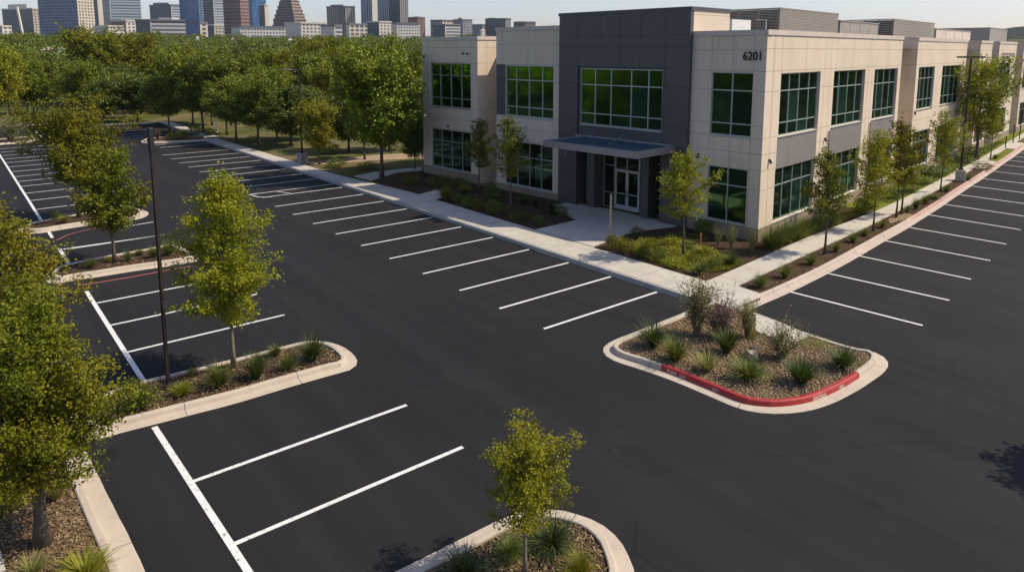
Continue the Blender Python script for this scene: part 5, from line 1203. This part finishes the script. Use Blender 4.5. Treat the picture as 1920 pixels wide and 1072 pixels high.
for a in [((1345, 461), 26, 32, 'twig:pale', 'small pale twiggy plant left of the building corner'), ((1371, 467), 32, 40, 'twig:pale', 'taller pale twiggy plant left of the building corner'), ((1410, 468), 34, 36, 'twig:pale', 'silvery shrub right at the building corner'), ((1370, 497), 30, 30, 'tuft:dark', 'dark round tuft below the pale twiggy plants'),
          ((1341, 503), 28, 24, 'dome:dark', 'dark bush left of the round corner tuft'), ((1313, 514), 28, 28, 'tuft:dark', 'dense green tuft at the tip of the corner bed'), ((1237, 490), 32, 28, 'dome:dark', 'dark mound in the middle of the corner bed'), ((1206, 482), 28, 22, 'dome:dark', 'small dark mound beside the corner bed edge'),
          ((1148, 466), 28, 28, 'dome:yellow', 'bright yellow green bush at the plaza corner'), ((1180, 471), 40, 20, 'dome:yellow', 'low yellow green mound next to the plaza corner bush'), ((1194, 443), 26, 18, 'dome:dark', 'shaded shrub by the entrance steps'), ((1318, 440), 40, 30, 'dome:dark', 'dark shrub under the corner block window'), ((1222, 468), 34, 22, 'dome:green', 'leafy green mound near the centre of the corner bed'), ((1258, 463), 34, 20, 'dome:yellow', 'yellow green mound left of the slender young tree'), ((1300, 492), 32, 20, 'dome:green', 'green mound right of the slender young tree'), ((1262, 502), 30, 18, 'dome:yellow', 'low yellow green mound at the front of the corner bed'), ((1318, 478), 30, 20, 'tuft:yellow', 'bright tuft behind the slender young tree'), ((1166, 462), 26, 20, 'tuft:yellow', 'feathery yellow green tuft beside the plaza corner bush'), ((1290, 470), 30, 18, 'dome:dark', 'dark mound directly behind the slender young tree')]: shrub(*a, G8)
G9 = 'plants in the shaded bed left of the entrance'
for a in [((836, 376), 34, 34, 'tuft:yellow', 'yellow green tuft at the side path'), ((872, 362), 26, 18, 'tuft:yellow', 'small yellow tuft near the narrower shaded tree'), ((858, 380), 22, 17, 'dome:dark', 'dark plant right of the yellow green tuft'), ((878, 388), 28, 17, 'dome:dark', 'dark mound under the narrower shaded tree'), ((896, 394), 24, 18, 'dome:green', 'grey mound between the two shaded trees'),
          ((924, 401), 32, 26, 'dome:dark', 'large dark mound left of the pale trunk'), ((966, 413), 24, 14, 'dome:dark', 'dark mound at the foot of the pale trunk'), ((1008, 420), 24, 16, 'dome:dark', 'dark mound at the plaza edge'), ((982, 383), 24, 24, 'tuft:dark', 'spiky plant under the low left window'), ((1004, 388), 20, 22, 'tuft:dark', 'spiky plant right of the one under the window'),
          ((1036, 400), 26, 28, 'tuft:dark', 'spiky plant against the charcoal pier'), ((1053, 406), 26, 22, 'dome:dark', 'dark shrub at the charcoal pier foot'), ((822, 349), 46, 22, 'dome:dark', 'dark hedge at the left end block wall'), ((860, 352), 36, 20, 'dome:dark', 'dark hedge under the left end window'), ((922, 372), 34, 26, 'dome:dark', 'dark bush before the recess'), ((770, 345), 40, 16, 'dome:dark', 'low dark plants in front of the dark narrow tree'),
          ((630, 314), 38, 17, 'dome:dark', 'clipped dark hedge by the front pavement'), ((690, 318), 44, 14, 'dome:dark', 'flat dark hedge beside the forked tree')]: shrub(*a, G9)
G10 = 'shrubs on the far islands'
for a in [((322, 262), 22, 14, 'dome:dark', 'small dark shrub on the far island'), ((342, 258), 24, 16, 'dome:dark', 'middle dark shrub on the far island'), ((366, 255), 26, 24, 'dome:dark', 'tallest dark shrub on the far island'), ((392, 254), 26, 14, 'dome:dark', 'spreading shrub at the right of the far island'), ((20, 266), 44, 46, 'twig:grey', 'thin grey bush on the far left island'), ((296, 263), 10, 18, 'twig:brown', 'reddish twig by the far island tip'),
          ((476, 267), 28, 14, 'dome:green', 'pale green bush under the pale forked trunk'), ((625, 288), 24, 20, 'dome:yellow', 'pale flowering bush on the park lawn'), ((606, 288), 20, 16, 'dome:yellow', 'smaller pale bush on the park lawn'), ((14, 226), 18, 12, 'dome:yellow', 'yellowish bush at the left lawn edge')]: shrub(*a, G10)
# yellow green ground cover in the corner bed
poly = [at(*p, BZ) for p in [(1180, 470), (1200, 452), (1235, 447), (1275, 452), (1320, 466), (1358, 484), (1350, 500), (1318, 506), (1290, 513), (1262, 505), (1225, 492), (1192, 480)]]
P = scatter([(p.x, p.y) for p in poly], 15000, rng); hgtn = .12 + .16 * (np.sin(P[:, 0] * 2.3) * np.cos(P[:, 1] * 2.9) * .5 + .5)
C3 = np.stack([P[:, 0], P[:, 1], BZ + rng.uniform(.02, 1, len(P)) * hgtn], -1); o = link('ground_cover', np_mesh('ground_cover', leaf_quads(C3, .038, up=.6), 4, M['blade_yellow'])); o['kind'] = 'stuff'
for poly_, nn_, hh_, mm_ in (([(1325, 470), (1362, 480), (1398, 494), (1370, 508), (1335, 512), (1316, 508), (1352, 500), (1360, 486)], 2500, .16, 'leaf_oak'), ([(1440, 470), (1500, 452), (1560, 428), (1620, 400), (1640, 388), (1630, 384), (1560, 414), (1500, 440), (1430, 464)], 6500, .30, 'leaf_oak'),
                              ([(1225, 452), (1300, 458), (1330, 452), (1326, 444), (1250, 440)], 3000, .22, 'leaf_dark'), ([(850, 372), (900, 388), (960, 404), (1000, 416), (1010, 408), (960, 388), (890, 366)], 4200, .14, 'leaf_dark')):
    pp_ = [at(*p, BZ) for p in poly_]; P = scatter([(p.x, p.y) for p in pp_], nn_, rng); lm = .35 + .65 * (np.sin(P[:, 0] * 3.1) * np.cos(P[:, 1] * 3.7) * .5 + .5)
    o = link('ground_cover', np_mesh('ground_cover', leaf_quads(np.stack([P[:, 0], P[:, 1], BZ + .02 + rng.uniform(0, 1, len(P)) * hh_ * lm], -1), .035, up=.6), 4, M[mm_])); o['kind'] = 'stuff'
# dry low cover patches near the kerb strip shrubs on the gravel island
poly = [at(*p, IZ) for p in [(1492, 636), (1520, 628), (1560, 640), (1545, 655), (1510, 658)]]
P = scatter([(p.x, p.y) for p in poly], 1500, rng); o = link('ground_cover', np_mesh('ground_cover', leaf_quads(np.stack([P[:, 0], P[:, 1], IZ + rng.uniform(.02, .07, len(P))], -1), .02, up=.8), 4, M['blade_pale'])); o['kind'] = 'stuff'
# concrete strip across the gravel island
slab('concrete_strip', [at(1417, 586, .17), at(1446, 600, .17), at(1500, 622, .17), at(1516, 630, .17), at(1490, 641, .17), at(1455, 634, .17), at(1417, 620, .17)], .05, .172, M['walk'], kind='structure')
# loose gravel, bark and grass
ip = lambda k, s=0: [(p.x + n.x * s, p.y + n.y * s) for p, n in zip(ISL[k][2], ISL[k][3])]
stones('gravel', scatter(ip('red', .05), 9000, rng), IZ, .018, .052, M['gravel'])
pk = [p for p in scatter(BED['strip'], 900, rng)]
stones('gravel', scatter([(at(*p, BZ).x, at(*p, BZ).y) for p in [(1665, 412), (1698, 400), (1712, 405), (1692, 414), (1668, 419)]], 900, rng), BZ, .03, .07, M['gravel'])
chips('bark_chips', [ip('pole', .05), ip('tree', .05), ip('front', .05), BED['strip']], [2600, 1000, 3000, 3200], IZ + .005)
near = [(p[0], p[1]) for p in lb_poly[:len(inn)]] + [(p[0], p[1]) for p in (at(-30, 810), at(-80, 1000), at(-40, 1140), at(215, 1140))]
near = [q for q in near]
chips('straw_litter', [near], [6500], KH - .05)
# grass blades on the nearest lawn patches
def turf(poly, n, h, z, m='blade'):
    P = scatter(poly, n, rng); a = rng.uniform(0, 6.28, n); l = h * rng.uniform(.5, 1.3, n); tip = np.stack([P[:, 0] + np.cos(a) * l * .6, P[:, 1] + np.sin(a) * l * .6, z + l], -1)
    q = np.stack([-np.sin(a), np.cos(a), np.zeros(n)], -1) * .02; b0 = np.stack([P[:, 0], P[:, 1], np.full(n, z)], -1)
    o = link('grass', np_mesh('grass', np.stack([b0 - q, b0 + q, tip], 1), 3, M[m])); o['kind'] = 'stuff'
turf([(U(*p).x, U(*p).y) for p in [(4.78, 1.97), (6.1, 2.14), (7.5, 2.34), (9.1, 2.6), (9.1, 2.66), (7.5, 2.49), (6.1, 2.32), (4.78, 2.16)]], 14000, .10, .14)

# ------------------------------------------------------------------ far buildings
def grid_mat(name, wall_c, glass_c, pu, pv, fu, fv, gr=.2, spec=.6):
    """window grid in metres on the face's own coordinates"""
    m, nt, bs = mat(name); uv = nt.nodes.new('ShaderNodeUVMap'); sx = nt.nodes.new('ShaderNodeSeparateXYZ'); L(nt, uv.outputs[0], sx.inputs[0])
    a = math_(nt, 'GREATER_THAN', math_(nt, 'FRACT', math_(nt, 'DIVIDE', sx.outputs[0], pu)), fu); b = math_(nt, 'GREATER_THAN', math_(nt, 'FRACT', math_(nt, 'DIVIDE', sx.outputs[1], pv)), fv)
    g = math_(nt, 'MULTIPLY', a, b)
    cell = nt.nodes.new('ShaderNodeTexWhiteNoise'); cell.noise_dimensions = '2D'; cb = nt.nodes.new('ShaderNodeCombineXYZ')
    L(nt, math_(nt, 'FLOOR', math_(nt, 'DIVIDE', sx.outputs[0], pu)), cb.inputs[0]); L(nt, math_(nt, 'FLOOR', math_(nt, 'DIVIDE', sx.outputs[1], pv)), cb.inputs[1]); L(nt, cb.outputs[0], cell.inputs[0])
    gc = mixc(nt, cell.outputs[0], tuple(x * .6 for x in glass_c), tuple(min(1, x * 1.5) for x in glass_c)); wc = mixc(nt, noise(nt, .06, 4, .6, gpos(nt)), tuple(x * .88 for x in wall_c), tuple(min(1, x * 1.1) for x in wall_c))
    L(nt, mixc(nt, g, wc, gc), bs.inputs['Base Color']); L(nt, math_(nt, 'SUBTRACT', .85, math_(nt, 'MULTIPLY', g, .85 - gr)), bs.inputs['Roughness']); bs.inputs['Specular IOR Level'].default_value = spec
    return m
TM = {'blue': grid_mat('tower_blue_glass', (.10, .15, .22), (.035, .085, .16), 3, 3.6, .12, .12), 'bluegrid': grid_mat('tower_blue_grid', (.19, .25, .33), (.025, .06, .12), 4.2, 3.4, .22, .3), 'stripe': grid_mat('tower_white_stripe', (.52, .54, .55), (.16, .21, .28), 60, 3.8, .02, .42),
      'beige': grid_mat('tower_beige', (.56, .48, .38), (.10, .10, .10), 3.4, 3.4, .45, .45), 'dark': grid_mat('tower_dark_glass', (.085, .115, .14), (.03, .06, .085), 3, 3.6, .1, .16), 'sky': grid_mat('tower_sky_glass', (.05, .15, .30), (.03, .12, .28), 3, 3.8, .06, .06),
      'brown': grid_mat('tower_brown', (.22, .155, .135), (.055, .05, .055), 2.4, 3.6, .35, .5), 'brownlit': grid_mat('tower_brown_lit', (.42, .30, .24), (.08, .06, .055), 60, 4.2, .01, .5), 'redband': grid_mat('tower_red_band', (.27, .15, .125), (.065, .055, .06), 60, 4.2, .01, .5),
      'fin': grid_mat('tower_fins', (.36, .32, .28), (.08, .085, .095), 3.2, 60, .5, .0), 'bluefin': grid_mat('tower_blue_fins', (.36, .40, .45), (.07, .11, .17), 4.0, 60, .42, .0), 'white': grid_mat('white_block', (.74, .66, .57), (.13, .12, .11), 4, 3.6, .5, .5), 'white2': grid_mat('cream_block', (.66, .56, .45), (.09, .09, .10), 5.5, 4.2, .35, .4), 'white3': grid_mat('banded_block', (.60, .55, .50), (.10, .12, .15), 60, 3.8, .02, .5), 'white4': grid_mat('pale_block', (.78, .72, .66), (.16, .15, .14), 3, 3.2, .4, .55), 'plain': plain('tower_plain', (.70, .62, .53), .8), 'greyplain': plain('tower_grey', (.2, .2, .21), .7),
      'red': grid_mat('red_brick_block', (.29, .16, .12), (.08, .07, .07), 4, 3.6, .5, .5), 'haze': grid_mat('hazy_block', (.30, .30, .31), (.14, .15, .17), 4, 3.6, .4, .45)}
GB = -6.0
def px2w(x, D):
    r = ray(x, 97); h = math.hypot(r[0], r[1]); t = D / (r @ np.array([_fh[0], _fh[1], 0])); return Vector((CAM[0] + r[0] * t, CAM[1] + r[1] * t, 0))
def zat(y, D): return S + (97 - y) / FPX * D * 1.0
def tower(name, x0, xm, x1, ytop, D, ml, mr, label, cat='tower', H=None, dl=.5, dr=.5, parts=(), group='downtown skyline buildings', ext=0, z0=None):
    """box with the corner between its two visible faces at pixel xm; x0, x1 its outer edges"""
    c = px2w(xm, D); wl = (px2w(x0, D) - c).length; wr = (px2w(x1, D) - c).length
    l = px2w(x0, D + wl * dl + .5); r = px2w(x1, D + wr * dr + .5); b = l + (r - c)
    zb = (terr_z(c.x, c.y) - 1) if z0 is None else z0; zt = zat(ytop, D) if H is None else zb + H
    root = empty(name, (c.x, c.y, zb), label=label, cat=cat, group=group); h = zt - zb; o = lambda p: Vector((p.x - c.x, p.y - c.y, 0)); up = Vector((0, 0, h))
    def face(p, q, m, nm):
        mb = MB(); w_ = (q - p).length; mb.quad(o(p), o(q), o(q) + up, o(p) + up, 0, ((0, 0), (w_, 0), (w_, h), (0, h))); return mb.build(nm, TM[m], root)
    face(l, c, ml, 'glass_face' if ml in ('blue', 'bluegrid', 'dark', 'sky', 'bluefin') else 'window_face'); face(c, r, mr, 'window_face')
    mb = MB(); mb.quad(o(r), o(b), o(b) + up, o(r) + up); mb.quad(o(b), o(l), o(l) + up, o(b) + up); mb.quad(o(l) + up, o(c) + up, o(r) + up, o(b) + up); mb.build('rear_wall', TM['greyplain'], root)
    mb = MB(); e = .6
    for p, q in ((l, c), (c, r)):
        d = (q - p).normalized(); n = Vector((d.y, -d.x, 0)); mb.box(o(p) + up - n * .3, q - p, n * .9, (0, 0, 1.6))
    mb.build('parapet', TM['plain' if mr in ('beige', 'white', 'plain') else 'greyplain'], root)
    for (f0, f1, hh, m) in parts:                                    # roof boxes as fractions of the front width
        A = o(l).lerp(o(r), f0) * .8 + o(b) * .2; B_ = o(l).lerp(o(r), f1) * .8 + o(b) * .2; dd = (o(b) - o(c)).normalized() * max(6, (B_ - A).length * .5)
        mb = MB(); mb.box(A + up, B_ - A, dd, (0, 0, hh)); mb.build('roof_box', TM[m], root)
    return root
tower('apartment_block', -30, 8, 26, 52, 760, 'white2', 'white', 'low cream block at the left edge below the skyline', 'building')
tower('office_tower', 11, 68, 84, 20, 900, 'dark', 'beige', 'dark glass tower with a white slanting fin and beige end', parts=((.3, .75, 7, 'plain'),))
b0 = px2w(41, 893); mb = MB(); zz = terr_z(b0.x, b0.y); t0 = px2w(47, 880); t1 = px2w(40, 880); r_ = 1.6
mb.tube([(t0.x, t0.y, zz), (t1.x, t1.y, zat(16, 880))], [1.5, 1.5], 6); tag(mb.build('slanting_mast', TM['plain']), 'white slanting mast standing before the dark glass tower', 'mast')
tower('office_tower', 79, 152, 183, -30, 800, 'bluegrid', 'beige', 'wide blue grid tower with a cream windowed end, leaving the top of the frame', dl=.4, dr=.9)
tower('office_tower', 177, 190, 203, -25, 1050, 'dark', 'plain', 'slim slate tower with a plain cream edge beside the wide blue grid tower')
tower('office_tower', 199, 212, 270, -28, 980, 'dark', 'stripe', 'tower with white horizontal stripes on its broad face', dl=1.5, dr=.3)
tower('apartment_block', 180, 206, 236, 52, 720, 'white4', 'white', 'low cream block under the slim slate tower', 'building')
tower('apartment_block', 212, 240, 268, 42, 760, 'red', 'white', 'pinkish low block in front of the striped tower', 'building', parts=((.3, .9, 3, 'plain'),))
tower('office_tower', 286, 326, 344, 13, 1100, 'dark', 'stripe', 'squat grey glass tower with one pale end', parts=((.2, .7, 5, 'greyplain'),))
tower('apartment_block', 258, 285, 351, 41, 700, 'dark', 'white3', 'long white block with rows of windows before the squat tower', 'building', parts=((.4, .75, 3.5, 'plain'),), dr=.3)
tower('office_tower', 342, 378, 386, -26, 1000, 'sky', 'bluegrid', 'bright blue glass tower leaving the top of the frame')
tower('office_tower', 384, 405, 424, -22, 1060, 'dark', 'stripe', 'grey glass tower with a white gridded side')
tower('apartment_block', 350, 378, 392, 46, 740, 'sky', 'white2', 'low blue block under the bright blue tower', 'building')
tower('apartment_block', 384, 404, 422, 50, 780, 'dark', 'beige', 'low dark block left of the red banded tower', 'building')
tower('office_tower', 423, 455, 471, -18, 900, 'redband', 'redband', 'red and grey banded tower', dl=.3, dr=1.0)
tower('office_tower', 470, 477, 503, -24, 1100, 'sky', 'sky', 'tall blue glass tower right of the red banded one')
tower('office_tower', 489, 500, 507, 13, 1000, 'dark', 'plain', 'narrow grey slab with a cream edge before the tall blue tower')
# stepped tower
Dn = 950
c = px2w(556, Dn); root = empty('stepped_tower', (c.x, c.y, terr_z(c.x, c.y) - 1), label='brown stepped pyramid tower with terraces on both sides', cat='tower', group='downtown skyline buildings')
zb = terr_z(c.x, c.y) - 1; ys_ = [56, 44, 36, 28, 20, 12, 4, -6, -16]; xl = [512, 515, 518, 521, 524, 527, 530, 533, 536]; xr = [578, 576.5, 574, 571, 568, 565.5, 563, 560, 557]
for i in range(9):
    yt = ys_[i] - 8; zt = zat(yt, Dn); z0 = zb if i == 0 else zat(ys_[i - 1] - 8, Dn); l = px2w(xl[i], Dn + 14 + i) - c; r = px2w(xr[i], Dn + 10 + i) - c; m = px2w(556 - i * 1.1, Dn + i * 1.5) - c; bk = l + r - m
    mb = MB(); z0 -= zb; zt -= zb; h = zt - z0
    for p, q, mi in ((l, m, 0), (m, r, 1), (r, bk, 2), (bk, l, 2)):
        w_ = (q - p).length; mb.quad(p + Vector((0, 0, z0)), q + Vector((0, 0, z0)), q + Vector((0, 0, zt)), p + Vector((0, 0, zt)), mi, ((0, z0), (w_, z0), (w_, zt), (0, zt)))
    mb.quad(*[p + Vector((0, 0, zt)) for p in (l, m, r, bk)], 2); mb.build('terrace', [TM['brown'], TM['brownlit'], TM['greyplain']], root)
tower('apartment_block', 436, 452, 538, 53, 720, 'plain', 'white4', 'long low white block left of the stepped tower', 'building', dr=.3)
tower('apartment_block', 536, 566, 614, 46, 760, 'plain', 'white', 'low cream block with a blank end before the stepped tower', 'building', dr=.4)
tower('office_tower', 615, 650, 668, 16, 1000, 'fin', 'fin', 'brown ribbed mid rise tower with a roof box', parts=((.2, .65, 4, 'greyplain'),))
tower('apartment_block', 603, 628, 643, 51, 700, 'plain', 'white3', 'small cream block below the ribbed tower', 'building')
tower('apartment_block', 650, 656, 690, 48, 800, 'plain', 'white2', 'low white block right of the ribbed tower', 'building')
tower('office_tower', 679, 700, 710, -6, 1000, 'bluefin', 'plain', 'pale blue ribbed tower with a white end'); tower('office_tower', 709, 731, 736, -14, 1080, 'bluefin', 'dark', 'slate ribbed tower in the middle of the right hand trio'); tower('office_tower', 731, 752, 767, -10, 1040, 'dark', 'fin', 'brown tower at the right of the trio')
tower('apartment_block', 690, 712, 736, 44, 820, 'dark', 'white', 'low grey block at the foot of the trio', 'building'); tower('apartment_block', 735, 745, 788, 46.5, 780, 'plain', 'white4', 'wide white block at the foot of the brown tower', 'building', dr=.3)
tower('apartment_block', 766, 784, 798, 36, 1000, 'red', 'red', 'reddish brick block right of the trio', 'building', parts=((.4, .75, 2.5, 'red'),))
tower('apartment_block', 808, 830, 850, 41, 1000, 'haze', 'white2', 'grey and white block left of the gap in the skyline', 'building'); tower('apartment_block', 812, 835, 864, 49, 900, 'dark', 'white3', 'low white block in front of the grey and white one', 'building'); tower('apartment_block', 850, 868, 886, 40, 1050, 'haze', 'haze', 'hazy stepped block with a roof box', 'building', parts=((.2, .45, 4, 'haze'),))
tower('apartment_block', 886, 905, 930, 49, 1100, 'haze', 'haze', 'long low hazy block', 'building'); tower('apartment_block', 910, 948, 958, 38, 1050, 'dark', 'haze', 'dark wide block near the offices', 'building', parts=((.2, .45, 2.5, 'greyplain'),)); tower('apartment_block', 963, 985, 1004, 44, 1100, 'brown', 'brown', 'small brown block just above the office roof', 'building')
# houses among the trees
def house(x, y, D, wpx, hpx, label, roofm='plain', rz=.4):
    p = px2w(x, D); zt = zat(y, D); k = D / FPX; w_, h_ = wpx * k, hpx * k; root = empty('house', (p.x, p.y, zt - h_), rz + YAW, label, 'house', 'pale roofs among the trees'); mb = MB(); mb.cbox((0, 0, -4), w_, w_ * .8, 4 + h_ * .6); mb.build('wall', TM['white'], root)
    mb = MB(); a, b_, c_ = w_ * .56, w_ * .46, h_ * .6; P = [(-a, -b_, c_), (a, -b_, c_), (a, b_, c_), (-a, b_, c_), (-a * .6, 0, h_ * 1.25), (a * .6, 0, h_ * 1.25)]; mb.add(P, [(0, 1, 5, 4), (2, 3, 4, 5), (1, 2, 5), (3, 0, 4), (3, 2, 1, 0)]); mb.build('roof', M['pinkroof'] if roofm == 'pink' else TM[roofm], root)
M['pinkroof'] = plain('pink_roof', (.45, .34, .29), .85)
for x, y, D, w_, h_, lab, rm in ((92, 91, 235, 26, 9, 'wide house with a pinkish roof among the left trees', 'pink'), (115, 89, 245, 13, 7, 'smaller pinkish house beside the wide one', 'pink'), (24, 81, 340, 6, 4, 'tiny white house at the far left', 'plain'), (372, 70, 480, 7, 4, 'tiny white house below the blue tower', 'plain'), (438, 73, 450, 8, 4, 'white roof below the red banded tower', 'plain'), (545, 74, 430, 9, 4, 'white roof below the stepped tower', 'plain'), (582, 72, 470, 6, 4, 'small white house right of the stepped tower', 'plain'), (612, 73, 450, 7, 4, 'white gable below the ribbed tower', 'plain'), (720, 70, 500, 6, 3, 'tiny white house below the trio', 'plain'), (905, 57, 620, 9, 4, 'pale long roof near the offices', 'plain'), (250, 76, 420, 5, 3, 'tiny white house below the long white block', 'plain')): house(x, y, D, w_, h_, lab, rm)
# clearing in the wood
p = px2w(628, 250); slab('clearing', [(p.x + 22 * math.cos(a) , p.y + 9 * math.sin(a)) for a in np.linspace(0, 6.28, 25)[:-1]], terr_z(p.x, p.y) - 3, terr_z(p.x, p.y) + 1.2, M['lawn_green'], kind='structure')
# wooded hill behind the end of the offices
def hill():
    n, m_ = 40, 12; v = []; f = []; c = px2w(1935, 1500)
    dirx = Vector((RV[0], RV[1], 0)); diry = Vector((_fh[0], _fh[1], 0))
    for i in range(n + 1):
        for j in range(m_ + 1):
            a = (i / n - .5) * 2; b = (j / m_ - .5) * 2; h = 62 * math.exp(-(a * 1.6) ** 2) * math.exp(-(b * 1.7) ** 2) + 1.4 * math.sin(i * 1.9) * math.cos(j * 2.3) + 2 * math.sin(i * .7)
            p = c + dirx * a * 420 + diry * b * 380; v.append((p.x, p.y, max(-3, h) + terr_z(0, 0) - 1))
    for i in range(n):
        for j in range(m_): a = i * (m_ + 1) + j; f.append((a, a + m_ + 1, a + m_ + 2, a + 1))
    me = bpy.data.meshes.new('hill'); me.from_pydata(v, [], f); me.materials.append(rough_mat('wooded_hill', (.010, .020, .010), (.024, .036, .014), .06, .95, .12, .7, 1, 8, .03)); me.update(); o = link('hill', me); o['kind'] = 'structure'
hill()
print('objects', len(bpy.data.objects))

# ------------------------------------------------------------------ air
hm = bpy.data.materials.new('haze'); hm.use_nodes = True; hn = hm.node_tree; hn.nodes.remove(hn.nodes['Principled BSDF'])
hv = hn.nodes.new('ShaderNodeVolumePrincipled'); hv.inputs['Color'].default_value = (.86, .90, .96, 1); hv.inputs['Density'].default_value = .00008; hv.inputs['Anisotropy'].default_value = .3
hn.links.new(hv.outputs[0], hn.nodes['Material Output'].inputs['Volume'])
mb = MB(); mb.box((-5200, -5200, -4), (10400, 0, 0), (0, 10400, 0), (0, 0, 270)); hz = mb.build('haze', hm); hz['kind'] = 'stuff'
